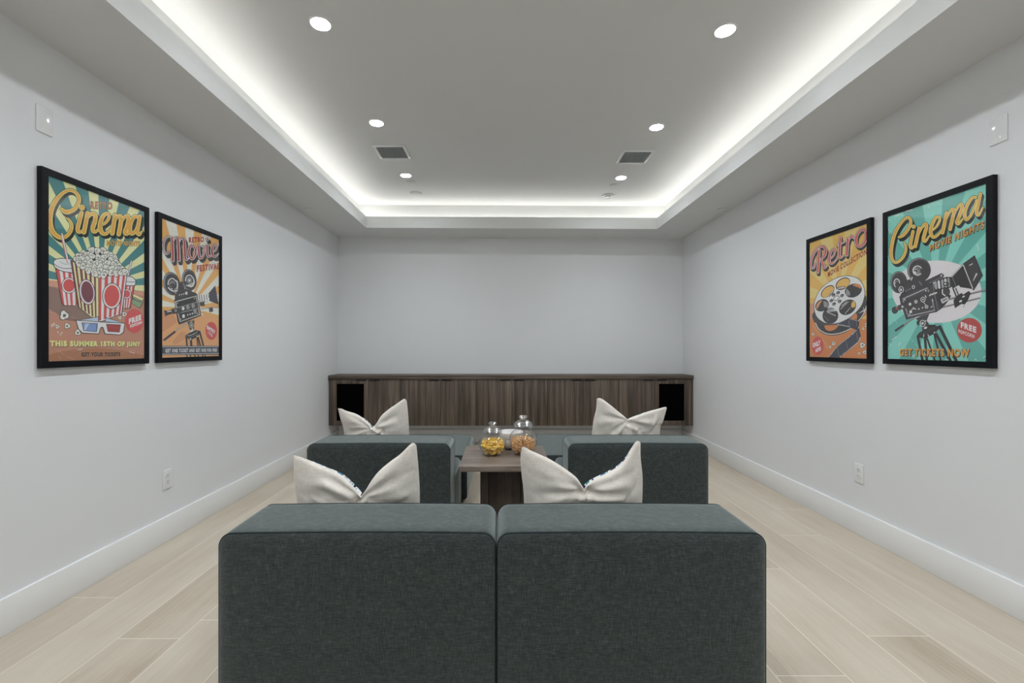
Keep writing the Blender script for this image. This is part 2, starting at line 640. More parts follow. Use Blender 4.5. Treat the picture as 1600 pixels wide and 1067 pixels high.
def cabinet(i0, label, left_sp=False, right_sp=False, lend=0.0, rend=0.0):
    xa, xm, xb = EDGE[i0], EDGE[i0 + 1], EDGE[i0 + 2]
    cx = (xa + xb) / 2
    t = thing('wall_cabinet', label, 'cabinet', (cx, CY1, CZ0), 0, 'wall-hung cabinet units')
    b = MB()
    d = CY0 + 0.020 - CY1          # body front (local y, negative towards the room)
    h = CZ1 - CZ0
    wa, wb = xa - cx, xb - cx
    p = 0.018
    # carcass: sides, top, bottom, back panel
    b.box(wa + 0.0006, wa + p, d, 0, 0, h, M['cab'])
    b.box(wb - p, wb - 0.0006, d, 0, 0, h, M['cab'])
    b.box(wa + p, wb - p, d, 0, h - p, h, M['cab'])
    b.box(wa + p, wb - p, d, 0, 0, p, M['cab'])
    b.box(wa + p, wb - p, -0.012, -0.002, p, h - p, M['cab'])
    b.build('body', t)
    if lend:
        MB().box(wa - lend, wa - 0.0005, d - 0.016, 0, 0, h, M['cab'], 0.001).build('end_panel', t)
    if rend:
        MB().box(wb + 0.0005, wb + rend, d - 0.016, 0, 0, h, M['cab'], 0.001).build('end_panel', t)
    for x0, x1, side, sp in ((wa, xm - cx, 'r' if True else '', left_sp), (xm - cx, wb, 'l', right_sp)):
        g = 0.0018
        f0, f1 = d - 0.020, d - 0.001
        ztop, zbot = h - 0.004, 0.0
        m = MB()
        if not sp:
            m.box(x0 + g, x1 - g, f0, f1, zbot, ztop, M['cab'], 0.0012)
        else:
            # frame door round a cloth covered opening
            a0, a1 = (x0 + 0.066, x1 - 0.045) if side == 'r' else (x0 + 0.044, x1 - 0.076)
            zb, zt_ = 0.056, h - 0.052
            m.box(x0 + g, a0, f0, f1, zbot, ztop, M['cab'], 0.0012)
            m.box(a1, x1 - g, f0, f1, zbot, ztop, M['cab'], 0.0012)
            m.box(a0, a1, f0, f1, zbot, zb, M['cab'], 0.0012)
            m.box(a0, a1, f0, f1, zt_, ztop, M['cab'], 0.0012)
        dr = m.build('door', t)
        if sp:
            o = MB().box(a0 - 0.001, a1 + 0.001, f0 + 0.007, f0 + 0.012, zb - 0.001, zt_ + 0.001, M['cloth']).build('speaker_panel', dr)
            o['label'] = 'black cloth speaker panel'
        # bent edge pull hooked over the top of the door
        hx0, hx1 = (x1 - 0.018 - TAB, x1 - 0.018) if side == 'r' else (x0 + 0.018, x0 + 0.018 + TAB)
        q = MB()
        q.box(hx0, hx1, f0 - 0.0065, f0 + 0.012, ztop - 0.0005, ztop + 0.0012, M['black'])
        q.box(hx0, hx1, f0 - 0.0065, f0 - 0.0045, ztop - 0.013, ztop + 0.0012, M['black'], 0.0006)
        o = q.build('pull', dr)
        o['label'] = 'black edge pull'
    return t


cabinet(0, 'leftmost brown wood unit with a black speaker panel in its left door', left_sp=True, lend=0.022)
cabinet(2, 'brown wood wall cabinet unit second from the left, with two plain doors')
cabinet(4, 'middle brown wood wall cabinet unit behind the glass jars')
cabinet(6, 'brown wood wall cabinet unit second from the right, with two plain doors')
cabinet(8, 'rightmost brown wood unit with a black speaker panel in its right door', right_sp=True, rend=0.023)
o = MB().box(XL + 0.003, XR - 0.003, 5.128, CY1, CZ1 + 0.0005, CZT, M['cab'], 0.0015,
             xf=None).build('console_top')
# the slab's grain runs sideways: lay the mesh along its own z
for v in o.data.vertices:
    x, y, z = v.co
    v.co = (z - CZ1, y, x)
o.rotation_euler = (0, PI / 2, 0)
o.location = (0, 0, CZ1)
for v in o.data.vertices:
    x, y, z = v.co
    v.co = (-x, y, z)
tag(o, 'long dark wood counter slab lying across the row of wall cabinets', 'countertop')


# ------------------------------------------------------------------ upholstered blocks
def outline(W, H, rt, rb, ins, crown=0.0, n=9):
    """rounded rectangle, inset by ins; x centred, z from 0; counter-clockwise from bottom left"""
    pts = []
    rt_, rb_ = max(rt - ins, 0.004), max(rb - ins, 0.003)
    hx = W / 2 - ins
    z0, z1 = ins, H - ins

    def arc(cx, cz_, r, a0, a1):
        for k in range(n + 1):
            a = a0 + (a1 - a0) * k / n
            pts.append((cx + r * math.cos(a), cz_ + r * math.sin(a)))
    arc(hx - rb_, z0 + rb_, rb_, -PI / 2, 0)
    arc(hx - rt_, z1 - rt_, rt_, 0, PI / 2)
    m = 14
    for k in range(1, m):
        u = k / m
        pts.append((hx - rt_ - (2 * hx - 2 * rt_) * u, z1))
    arc(-hx + rt_, z1 - rt_, rt_, PI / 2, PI)
    arc(-hx + rb_, z0 + rb_, rb_, PI, 1.5 * PI)
    out = []
    for x, z in pts:
        c = crown * max(0.0, 1 - (x / hx) ** 2) * (z / H) ** 2
        out.append((x, z + c))
    return out


def upholstered(W, D, H, rt=0.038, rb=0.018, bulge=0.012, crown=0.004, seed=0, wob=0.0022):
    """block: a band wraps sides and top, a front and a back panel are sewn in; y from 0 (front) to D"""
    rng = random.Random(seed)
    ph = [rng.uniform(0, 6.28) for _ in range(8)]

    def wobble(x, z):
        return wob * (math.sin(5.1 * x + ph[0]) * math.sin(4.3 * z + ph[1]) + 0.6 * math.sin(11 * x + ph[2] + 3 * z) * math.sin(8 * z + ph[3]))
    loops = []
    insets = [0.0, 0.0025, 0.006, 0.011, 0.018, 0.028, 0.042, 0.065, 0.10, 0.15, 0.21]
    lim = min(W, H) / 2 - 0.02
    insets = [i for i in insets if i < lim]

    def by(i):
        return 0.0022 + bulge * (1 - math.exp(-i / 0.020)) if i > 0 else 0.0
    for i in reversed(insets):
        ol = outline(W, H, rt, rb, i, crown)
        loops.append([(x, -by(i) - wobble(x, z) * (1 - math.exp(-i / 0.05)), z) for x, z in ol])
    strips = [0.0, 0.012, 0.03, 0.06]
    ys = strips + [D / 2] + [D - s for s in reversed(strips)]
    for y in ys[1:-1]:
        e = 0.0035 * (1 - math.exp(-min(y, D - y) / 0.012))
        ol = outline(W + 2 * e, H + e, rt + e, rb, 0.0, crown)
        loops.append([(x, y, z) for x, z in ol])
    for i in insets:
        ol = outline(W, H, rt, rb, i, crown)
        loops.append([(x, D + by(i) + wobble(-x, z) * (1 - math.exp(-i / 0.05)), z) for x, z in ol])
    n = len(loops[0])
    vs = [p for l in loops for p in l]
    fs = []
    for i in range(len(loops) - 1):
        for k in range(n):
            fs.append((i * n + k, i * n + (k + 1) % n, (i + 1) * n + (k + 1) % n, (i + 1) * n + k))
    fs.append(tuple(range(n - 1, -1, -1)))
    L = (len(loops) - 1) * n
    fs.append(tuple(L + k for k in range(n)))
    ol = outline(W, H, rt, rb, 0.0, crown)
    return vs, fs, [(x, -0.0005, z) for x, z in ol], [(x, D + 0.0005, z) for x, z in ol]


FOOT = 0.028


def chair(label, x, y, rz, W=0.800, depth=0.705, bd=0.243, hb=0.585, hs=0.340, seed=1, group='armless lounge chairs'):
    t = thing('armless_chair', label, 'chair', (x, y, 0), rz, group)
    vs, fs, c0, c1 = upholstered(W, bd, hb - FOOT, seed=seed)
    up = Matrix.Translation((0, 0, FOOT))
    b = MB().add(vs, fs, M['fabric'], True, up).build('backrest', t, sharp=60)
    for c in (c0, c1):
        MB().tube(c, 0.0023, M['cord'], 6, True, up).build('seam_cord', b)
    sd = depth - bd - 0.022
    vs, fs, c0, c1 = upholstered(W - 0.004, sd, hs - FOOT, seed=seed + 7, bulge=0.008)
    m2 = Matrix.Translation((0, bd + 0.018, FOOT))
    s = MB().add(vs, fs, M['fabric'], True, m2).build('seat', t, sharp=60)
    for c in (c0, c1):
        MB().tube(c, 0.0023, M['cord'], 6, True, m2).build('seam_cord', s)
    for fx in (-1, 1):
        for fy in (0.06, depth - 0.06):
            MB().lathe([(0.022, 0), (0.024, 0.004), (0.024, FOOT + 0.004)], M['foot'], 20,
                       Matrix.Translation((fx * (W / 2 - 0.07), fy, 0))).build('foot', t)
    return t


def ottoman(label, x, y, rz, W=0.79, D=0.80, hs=0.340, seed=3):
    t = thing('ottoman', label, 'ottoman', (x, y, 0), rz, 'square ottomans')
    vs, fs, c0, c1 = upholstered(W, D, hs - FOOT, seed=seed, bulge=0.008)
    up = Matrix.Translation((0, 0, FOOT))
    b = MB().add(vs, fs, M['fabric'], True, up).build('body', t, sharp=60)
    for c in (c0, c1):
        MB().tube(c, 0.0023, M['cord'], 6, True, up).build('seam_cord', b)
    for fx in (-1, 1):
        for fy in (0.06, D - 0.06):
            MB().lathe([(0.022, 0), (0.024, 0.004), (0.024, FOOT + 0.004)], M['foot'], 20,
                       Matrix.Translation((fx * (W / 2 - 0.07), fy, 0))).build('foot', t)
    return t


chair('charcoal armless lounge chair filling the bottom left foreground, seen from behind', -0.4275, 1.342, math.radians(0.25), W=0.812, seed=1)
chair('charcoal armless lounge chair filling the bottom right foreground, seen from behind', 0.3805, 1.342, 0.0, W=0.790, seed=2)
chair('charcoal armless lounge chair in the second row, left of the wooden table', -0.699, 2.570, 0.0, W=0.806, seed=3)
chair('charcoal armless lounge chair in the second row, right of the wooden table', 0.767, 2.570, 0.0, W=0.786, seed=4)
ottoman('charcoal ottoman in front of the second row chair left of the table', -0.655, 3.312, 0.0, seed=5)
ottoman('charcoal ottoman in front of the second row chair right of the table', 0.640, 3.312, 0.0, seed=6)

# ------------------------------------------------------------------ table between the second row chairs
TH = 0.450
t = thing('side_table', 'square dark wood pedestal table carrying the glass jars', 'table', (0.0145, 2.880, 0))
MB().box(-0.2645, 0.2645, -0.270, 0.270, TH - 0.034, TH, M['tabtop'], 0.004, 3).build('tabletop', t)
b = MB()
b.box(-0.1455, -0.0975, -0.185, 0.185, 0, TH - 0.0345, M['tableg'], 0.0015)
b.box(0.0975, 0.1455, -0.185, 0.185, 0, TH - 0.0345, M['tableg'], 0.0015)
b.box(-0.0974, 0.0974, -0.172, 0.172, 0, TH - 0.0345, M['tableg'], 0.0015)
b.build('pedestal', t)


# ------------------------------------------------------------------ jars, bowls and their contents
def jar(label, x, y, R, hbody, rlid):
    t = thing('glass_jar', label, 'jar', (x, y, TH), 0, 'lidded glass jars')
    rn = rlid * 0.86
    out = [(0.0001, 0.0005), (R * 0.60, 0.0005), (R * 0.68, 0.004)]
    for k in range(1, 15):
        u = k / 14
        z = 0.004 + (hbody - 0.010 - 0.004) * u
        r = R * (0.68 + 0.32 * math.sin(PI * min(1, u / 0.62) * 0.5) ** 0.9) if u < 0.62 else R * (1 - (1 - rn / R) * ((u - 0.62) / 0.38) ** 2.2)
        out.append((r, z))
    out += [(rn, hbody - 0.004), (rn + 0.003, hbody)]
    w = 0.0035
    inn = [(max(r - w, 0.0001), z + (0.006 if i < 3 else 0)) for i, (r, z) in enumerate(out)]
    MB().lathe(out + inn[::-1], M['glass'], 48).build('body', t)
    z0 = hbody + 0.001
    s = rlid
    lid = [(0.0001, z0 + 0.001), (s * 0.80, z0 + 0.001), (s * 0.97, z0 + 0.003), (s, z0 + s * 0.252), (s * 0.99, z0 + s * 0.420), (s * 0.80, z0 + s * 0.622),
           (s * 0.52, z0 + s * 0.773), (s * 0.36, z0 + s * 0.832), (s * 0.31, z0 + s * 0.907), (s * 0.36, z0 + s * 1.008), (s * 0.43, z0 + s * 1.058),
           (s * 0.43, z0 + s * 1.193), (s * 0.36, z0 + s * 1.260), (0.0001, z0 + s * 1.277)]
    li = MB().lathe(lid, M['lid'], 48)
    inner = [(0.0001, z0 + s * 0.605), (s * 0.48, z0 + s * 0.571), (s * 0.74, z0 + s * 0.437), (s * 0.90, z0 + s * 0.286), (s * 0.90, z0 + s * 0.118), (0.0001, z0 + s * 0.109)]
    li.lathe(inner, M['lid'], 48)
    li.build('lid', t)
    return t


J1 = (-0.0625, 2.850)
J2 = (0.1330, 2.868)
jar('smaller lidded glass jar half filled with yellow corn puffs', J1[0], J1[1] + 0.045, 0.088, 0.129, 0.0600)
jar('taller lidded glass jar half filled with small brown pretzels', J2[0], J2[1] + 0.045, 0.090, 0.166, 0.0610)


def bowl(label, z, R=0.083, h=0.070, x=0.058, y=3.086):
    t = thing('bowl', label, 'bowl', (x, y, z), 0, 'stacked white bowls')
    out = [(0.0001, 0.0), (R * 0.50, 0.0), (R * 0.56, 0.003), (R * 0.80, h * 0.16), (R * 0.95, h * 0.42), (R * 0.99, h * 0.72), (R, h - 0.0015)]
    w = 0.0045
    inn = [(R - w * 0.5, h), (R - w, h - 0.0015), (R * 0.99 - w, h * 0.72), (R * 0.95 - w, h * 0.44), (R * 0.78, h * 0.20), (R * 0.5, h * 0.10), (0.0001, h * 0.09)]
    MB().lathe(out + inn, M['ceramic'], 48).build('shell', t)
    return t


bowl('lower of two stacked white ceramic bowls behind the jars', TH, h=0.064)
bowl('upper of two stacked white ceramic bowls behind the jars', TH + 0.046, h=0.066)

random.seed(5)


def puff_mesh(seed):
    r = random.Random(seed)
    R = 0.0125
    a1 = r.uniform(2.6, 3.8)
    pts = [(R * math.cos(a), R * math.sin(a), 0.003 * math.sin(2 * a)) for a in [a1 * k / 9 for k in range(10)]]
    rad = [0.0058, 0.0078, 0.0085, 0.0082, 0.0088, 0.0084, 0.0088, 0.0083, 0.0075, 0.0055]
    return pts, rad


protos = []
for k in range(4):
    pts, rad = puff_mesh(k)
    m = MB().tube(pts, rad, M['puff'], 10)
    protos.append(m)
first = []
cnt = 0
JY1 = J1[1] + 0.045
for lay in range(5):
    z = TH + 0.017 + lay * 0.0165
    Rmax = [0.036, 0.048, 0.057, 0.058, 0.047][lay]
    for rr, n in ((Rmax, [8, 11, 13, 13, 9][lay]), (Rmax * 0.45, [3, 4, 4, 5, 4][lay])):
        for k in range(n):
            a = 2 * PI * (k + random.uniform(-.15, .15)) / n + lay
            pos = (J1[0] + rr * math.cos(a), JY1 + rr * math.sin(a), z + random.uniform(-.004, .005) + (0.006 if lay == 4 and k % 3 == 0 else 0))
            if len(first) < 4:
                o = protos[len(first)].build('corn_puff')
                first.append(o)
            else:
                o = first[cnt % 4].copy()
                COL.objects.link(o)
            o.location = pos
            o.rotation_euler = (random.uniform(-.9, .9), random.uniform(-.9, .9), random.uniform(0, 6.28))
            tag(o, 'curled yellow corn puff inside the smaller glass jar', 'snack', 'corn puffs in the smaller jar')
            cnt += 1

# pretzel: knotted loop
pz = []
for k in range(40):
    a = 2 * PI * k / 40
    x = 0.0165 * math.sin(a) + 0.0045 * math.sin(3 * a)
    y = 0.0140 * math.cos(a) - 0.0060 * math.cos(2 * a)
    pz.append((x, y, 0.003 * math.sin(2 * a)))
pm = MB().tube(pz, 0.0026, M['pretzel'], 8, True)
pm.tube([(-0.011, 0.004, 0.001), (-0.004, -0.003, 0.003), (0.003, -0.009, 0.001)], 0.0023, M['pretzel'], 8)
pm.tube([(0.011, 0.004, 0.001), (0.004, -0.003, 0.0005), (-0.003, -0.009, 0.001)], 0.0023, M['pretzel'], 8)
pf = None
JY2 = J2[1] + 0.045
for lay in range(6):
    z = TH + 0.016 + lay * 0.0165
    Rmax = [0.040, 0.054, 0.062, 0.065, 0.060, 0.042][lay]
    for rr, n in ((Rmax, int(Rmax * 190)), (Rmax * 0.45, 4)):
        for k in range(n):
            a = 2 * PI * (k + random.uniform(-.2, .2)) / n + lay * 0.8
            if pf is None:
                o = pm.build('pretzel')
                pf = o
            else:
                o = pf.copy()
                COL.objects.link(o)
            o.location = (J2[0] + rr * math.cos(a), JY2 + rr * math.sin(a), z + random.uniform(-.003, .004))
            o.rotation_euler = (random.uniform(-1.2, 1.2), random.uniform(-1.2, 1.2), random.uniform(0, 6.28))
            tag(o, 'small knotted brown pretzel inside the taller glass jar', 'snack', 'pretzels in the taller jar')

# ------------------------------------------------------------------ ceiling fittings
def vent(label, x, y, s=0.262):
    z = cz(x, CEIL)
    t = thing('vent_grille', label, 'vent', (x, y, z), 0, 'ceiling vent grilles')
    h, b = s / 2, 0.021
    m = MB()
    for a in ((-h, h, -h, -h + b), (-h, h, h - b, h), (-h, -h + b, -h + b, h - b), (h - b, h, -h + b, h - b)):
        m.box(a[0], a[1], a[2], a[3], -0.007, 0.0015, M['plate'], 0.0012)
    m.build('frame', t)
    MB().box(-h + b, h - b, -h + b, h - b, -0.0006, 0.001, M['duct']).build('backing', t)
    n = 15
    w = s - 2 * b
    for k in range(n):
        cx = -w / 2 + w * (k + 0.5) / n
        q = Matrix.Translation((cx, 0, -0.0034)) @ Matrix.Rotation(0.0, 4, 'Y')
        MB().box(-0.0030, 0.0030, -w / 2, w / 2, -0.0026, 0.0026, M['slat'], 0.0, xf=q).build('slat', t)


vent('square white vent grille on the left side of the raised ceiling', -0.909, 3.760)
vent('square white vent grille on the right side of the raised ceiling', 1.112, 3.830)


def disc(label, x, y, base, r=0.045, h=0.005, name='sprinkler_cover', cat='sprinkler', group='concealed sprinkler covers'):
    z = cz(x, base)
    o = MB().lathe([(0.0001, -h), (r * 0.94, -h), (r, -h * 0.75), (r, -h * 0.35), (r * 0.93, -h * 0.30), (r * 0.93, 0.0004), (0.0001, 0.0004)], M['ceil'], 40).build(name, loc=(x, y, z))
    return tag(o, label, cat, group)


disc('round sprinkler cover on the raised ceiling by the farthest left downlight', -0.888, 4.435, CEIL)
disc('round sprinkler cover on the raised ceiling by the farthest right downlight', 1.104, 4.50, CEIL)
disc('round sprinkler cover on the left soffit near the screen wall', -1.835, 4.32, SOF)
disc('round sprinkler cover on the right soffit near the screen wall', 2.060, 4.27, SOF)

z = cz(-0.9, CEIL)
t = thing('smoke_detector', 'flat white round detector on the left of the ceiling near the far cove', 'smoke detector', (-0.905, 4.76, z))
MB().lathe([(0.0001, -0.013), (0.046, -0.013), (0.057, -0.010), (0.059, -0.005), (0.059, 0.0004), (0.0001, 0.0004)], M['ceil'], 44).build('housing', t)
z = cz(1.1, CEIL)
t = thing('smoke_detector', 'stepped white round detector on the right of the ceiling near the far cove', 'smoke detector', (1.118, 4.81, z))
MB().lathe([(0.0001, -0.014), (0.058, -0.014), (0.066, -0.010), (0.066, 0.0004), (0.0001, 0.0004)], M['plate'], 44).build('base', t)
MB().lathe([(0.0001, -0.026), (0.030, -0.026), (0.043, -0.023), (0.047, -0.016), (0.047, -0.0135), (0.0001, -0.0135)], M['plate'], 40).build('sensor_cap', t)
MB().lathe([(0.0001, -0.0280), (0.006, -0.0280), (0.008, -0.0258), (0.0001, -0.0258)], M['slot'], 16, Matrix.Translation((0.012, -0.01, 0))).build('test_button', t)


# ------------------------------------------------------------------ wall plates (built facing -y, then turned onto the side walls)
def side(o, wall, y, z, x_off=0.0):
    o.location = (XL + x_off if wall == 'l' else XR - x_off, y, z)
    o.rotation_euler = (0, 0, PI / 2 if wall == 'l' else -PI / 2)


def screw(m, x, z, y):
    m.lathe([(0.0001, 0.0012), (0.0024, 0.0010), (0.0028, 0.0)], M['plate'], 14,
            Matrix.Translation((x, y, z)) @ Matrix.Rotation(PI / 2, 4, 'X'))


def blank_plate(label, wall, y, z):
    t = thing('blank_wall_plate', label, 'wall plate', group='blank wall plates')
    MB().box(-0.0355, 0.0355, -0.006, 0.0, -0.057, 0.057, M['plate'], 0.003, 3).build('cover', t)
    for s in (-1, 1):
        m = MB()
        screw(m, 0, 0.040 * s, -0.0058)
        m.build('screw', t)
    side(t, wall, y, z)


blank_plate('blank white plate high on the left wall above the popcorn poster', 'l', 1.952, 2.105)
blank_plate('blank white plate high on the right wall above the teal camera poster', 'r', 1.978, 2.076)


def outlet(label, wall, y, z):
    t = thing('wall_outlet', label, 'outlet', group='wall outlets')
    MB().box(-0.035, 0.035, -0.0055, 0.0, -0.057, 0.057, M['plate'], 0.0025, 3).build('cover', t)
    m = MB()
    screw(m, 0, 0.0, -0.0053)
    m.build('screw', t)
    for s in (-1, 1):
        zc = 0.0195 * s
        m = MB()
        pts = []
        for k in range(24):
            a = 2 * PI * k / 24
            pts.append((0.0172 * math.cos(a), max(-0.0125, min(0.0125, 0.0172 * math.sin(a)))))
        n = len(pts)
        vs = [(x, -0.0050, z_ + zc) for x, z_ in pts] + [(x * 0.97, -0.0072, z_ * 0.97 + zc) for x, z_ in pts]
        fs = [(k, (k + 1) % n, n + (k + 1) % n, n + k) for k in range(n)] + [tuple(range(n, 2 * n))]
        m.add(vs, fs, M['plate'])
        r = m.build('receptacle', t)
        q = MB()
        q.box(-0.0075, -0.0052, -0.0076, -0.0070, zc + 0.0005, zc + 0.0088, M['slot'])
        q.box(0.0052, 0.0075, -0.0076, -0.0070, zc + 0.0015, zc + 0.0080, M['slot'])
        q.lathe([(0.0001, 0.0006), (0.0025, 0.0006), (0.0025, 0.0)], M['slot'], 14, Matrix.Translation((0, -0.0070, zc - 0.0065)) @ Matrix.Rotation(PI / 2, 4, 'X'))
        q.build('slots', r)
    side(t, wall, y, z)


outlet('white duplex outlet low on the left wall below the posters', 'l', 2.668, 0.361)
outlet('white duplex outlet low on the right wall below the posters', 'r', 2.752, 0.370)

# ------------------------------------------------------------------ cushions, each dented by a chop across its top edge
def at_depth(px, py, Y):
    return ((px - 785.0) / FPX * Y, CAM_H - (py - 541.7) / FPX * Y)


def resample(pts, n):
    P = [Vector(p) for p in pts]
    dense = []
    N = len(P)
    for i in range(N - 1):
        a, b, c, d = P[max(i - 1, 0)], P[i], P[i + 1], P[min(i + 2, N - 1)]
        for k in range(12):
            u = k / 12
            dense.append(0.5 * ((2 * b) + (c - a) * u + (2 * a - 5 * b + 4 * c - d) * u * u + (3 * b - a - 3 * c + d) * u ** 3))
    dense.append(P[-1])
    L = [0.0]
    for a, b in zip(dense[:-1], dense[1:]):
        L.append(L[-1] + (b - a).length)
    out, j = [], 0
    for k in range(n):
        q = L[-1] * k / (n - 1)
        while j < len(L) - 2 and L[j + 1] < q:
            j += 1
        u = (q - L[j]) / max(L[j + 1] - L[j], 1e-9)
        out.append(dense[j].lerp(dense[j + 1], min(max(u, 0), 1)))
    return out


def seg_dist(p, a, b):
    d = b - a
    u = max(0.0, min(1.0, (p - a).dot(d) / max(d.length_squared, 1e-9)))
    return (p - (a + d * u)).length, u


def cushion(label, Y, top, left, right, bottom, creases, seed, thick=0.125, lean=0.035, zseat=0.346):
    rng = random.Random(seed)
    n = 61
    cv = lambda l: [at_depth(x, y, Y) for x, y in l]
    bl = (at_depth(bottom[0], 0, Y)[0], zseat)
    br = (at_depth(bottom[1], 0, Y)[0], zseat)
    # the two halves of the top edge meet in a sharp V
    vi = max(range(len(top)), key=lambda i: top[i][1])
    Lh, Rh = resample(cv(top[:vi + 1]), 31), resample(cv(top[vi:]), 31)
    Tp = Lh + Rh[1:]
    Lp = resample([bl] + cv(left)[::-1] + [tuple(Tp[0])], n)
    Rp = resample([br] + cv(right)[::-1] + [tuple(Tp[-1])], n)
    mid = ((bl[0] + br[0]) / 2, zseat)
    Bp = resample([bl, mid, br], n)
    V = Lh[-1]
    cr = [(Vector(at_depth(*a, Y)), Vector(at_depth(*b, Y)), w, d) for a, b, w, d in creases]
    org = Vector(((bl[0] + br[0]) / 2, Y, zseat))
    ph = [rng.uniform(0, 6.28) for _ in range(12)]
    front, back = [], []
    for i in range(n):
        t = i / (n - 1)
        for j in range(n):
            s = j / (n - 1)
            p = (1 - t) * Bp[j] + t * Tp[j] + (1 - s) * Lp[i] + s * Rp[i] - ((1 - s) * (1 - t) * Bp[0] + s * (1 - t) * Bp[-1] + (1 - s) * t * Tp[0] + s * t * Tp[-1])
            gs, gt = 4 * s * (1 - s), 4 * t * (1 - t)
            g = max(gs * gt, 0.0)
            h = thick * (0.72 * g ** 0.42 + 0.28 * g)
            rel = p - V
            r = rel.length
            ang = math.atan2(rel.x, -rel.y)
            # folds fan out from the chop and fade towards the edges
            fan = (math.sin(9 * ang + ph[0] + 8 * r) * 0.0055 + math.sin(15 * ang + ph[1] - 14 * r) * 0.0030) * math.exp(-((r - 0.10) / 0.09) ** 2)
            soft = 0.0030 * math.sin(24 * p.x + ph[2] + 11 * p.y) * math.sin(19 * p.y + ph[3] - 7 * p.x) + 0.0013 * math.sin(62 * p.x + 35 * p.y + ph[4]) * math.sin(48 * p.y + ph[5])
            edge = min(1.0, g * 3.0)
            dent = 0.030 * math.exp(-(abs(rel.x) / 0.035) ** 1.6) * math.exp(-max(0.0, V.y - p.y) / 0.085)
            dy = 0.0
            for a, b, w, d in cr:
                q, u = seg_dist(p, a, b)
                dy += d * math.exp(-(q / w) ** 2)
            pucker = 0.0022 * math.sin(95 * s + ph[6]) * math.exp(-(1 - t) / 0.06) + 0.0022 * math.sin(70 * t + ph[7]) * (math.exp(-s / 0.05) + math.exp(-(1 - s) / 0.05))
            yc = lean * (0.5 - t)
            seam = -0.032 * (t ** 3) * math.sin(PI * s) ** 0.7
            yf = yc + seam - h * 0.52 + edge * (fan + soft + dent * 0.8 + dy) + pucker * edge
            yb = yc + seam + h * 0.62 - edge * (soft * 0.7) - pucker * edge
            lift = 0.008 * g ** 0.4 * t
            x, z = p.x, p.y
            front.append((x - org.x, yf, max(z - org.z, 0.0)))
            back.append((x - org.x, yb, max(z - org.z, 0.0) + lift))
    fq, bq = [], []
    for i in range(n - 1):
        for j in range(n - 1):
            a, b, c, d = i * n + j, i * n + j + 1, (i + 1) * n + j + 1, (i + 1) * n + j
            fq.append((a, b, c, d))
            bq.append((d, c, b, a))
    root = thing('throw_cushion', label, 'cushion', org, 0, 'chopped linen cushions')
    MB().add(front, fq, M['linen'], True).build('plain_panel', root, sharp=75)
    o = MB().add(back, bq, M['pattern'], True).build('patterned_panel', root, sharp=75)
    o['label'] = 'patterned far side with teal and navy blocks'
    return root


cushion('cream linen cushion with a deep off-centre chop on the foreground left chair', 1.690,
        [(462.4, 708.9), (477, 712), (494, 717.5), (513, 725), (538, 735), (551.8, 746), (562, 757), (571, 768), (578, 758.4), (587.5, 743), (598.6, 729.5), (615, 715.8), (628.8, 706), (642.6, 692.4), (648, 689.6), (652, 693.8)],
        [(461.5, 722), (461.6, 745), (463, 768), (465, 792)],
        [(653.5, 712), (655, 735), (656, 760), (656, 790)],
        (468, 655),
        [((571, 768), (556, 790), 0.010, 0.022), ((579, 772), (560, 793), 0.009, -0.012), ((655, 727), (636, 736), 0.006, 0.007),
         ((520, 746), (560, 770), 0.013, -0.007), ((512, 758), (552, 780), 0.010, 0.006), ((500, 772), (540, 788), 0.008, -0.005), ((468, 722), (486, 717), 0.007, 0.008),
         ((640, 775), (600, 790), 0.008, 0.006)], 3)
cushion('cream linen cushion chopped into two even points on the foreground right chair', 1.690,
        [(815, 697.2), (819.5, 696), (827.5, 700.6), (841, 706), (858, 713.5), (875.7, 724), (894.9, 737.8), (903, 748), (909, 758), (914, 749.5), (926, 742), (945, 733), (963, 722.5), (975, 710), (989, 689), (995.3, 687), (998.6, 691)],
        [(813, 714.4), (814, 732), (815.8, 748.8), (818, 770)],
        [(999.4, 714), (1002.9, 742), (1003.6, 768), (1003.3, 790)],
        (823, 1001),
        [((894, 769), (966, 771), 0.012, -0.011), ((900, 780), (955, 782), 0.012, 0.008), ((909, 757), (893, 767), 0.013, 0.012), ((912, 757), (930, 766), 0.010, 0.012),
         ((820, 715), (838, 704), 0.008, 0.008), ((850, 770), (890, 765), 0.012, -0.004), ((975, 770), (995, 745), 0.010, 0.005), ((945, 740), (985, 722), 0.012, -0.005)], 8)
cushion('pale linen cushion on the second row chair left of the table', 2.915,
        [(529.4, 637.2), (536, 637.6), (543.9, 640.6), (558.7, 645), (571.9, 652.9), (579, 659), (584, 666.2), (590, 661.5), (599, 647.6), (611, 637), (620, 631), (631.4, 622.9), (634.5, 622.7), (636.5, 626)],
        [(533, 654), (537.7, 673)],
        [(638.6, 651), (639, 678)],
        (545, 638),
        [((585, 668), (599, 671), 0.012, -0.016), ((590, 665), (601, 671), 0.010, 0.012), ((599, 672), (588, 680), 0.012, -0.010), ((602, 672), (590, 682), 0.010, 0.010), ((540, 645), (560, 656), 0.016, -0.005)], 21)
cushion('pale linen cushion on the second row chair right of the table', 2.915,
        [(931.4, 622.6), (934, 621.2), (939, 622.4), (952, 631.9), (964, 642), (971, 647.5), (977.4, 653.4), (988.7, 648.5), (1008.9, 641.5), (1023.7, 638), (1037, 635), (1040.4, 636.5)],
        [(930.6, 638.9), (925.7, 666)],
        [(1035, 659), (1030.7, 671)],
        (921, 1030),
        [((977, 654), (995, 669), 0.014, 0.012), ((975, 663), (996, 671), 0.012, -0.008), ((994, 671), (1004, 680), 0.012, 0.008), ((1012, 675), (1027, 655), 0.010, 0.009), ((1029, 641), (1033, 649), 0.012, 0.012), ((1022, 648), (1015, 668), 0.010, -0.008)], 33)

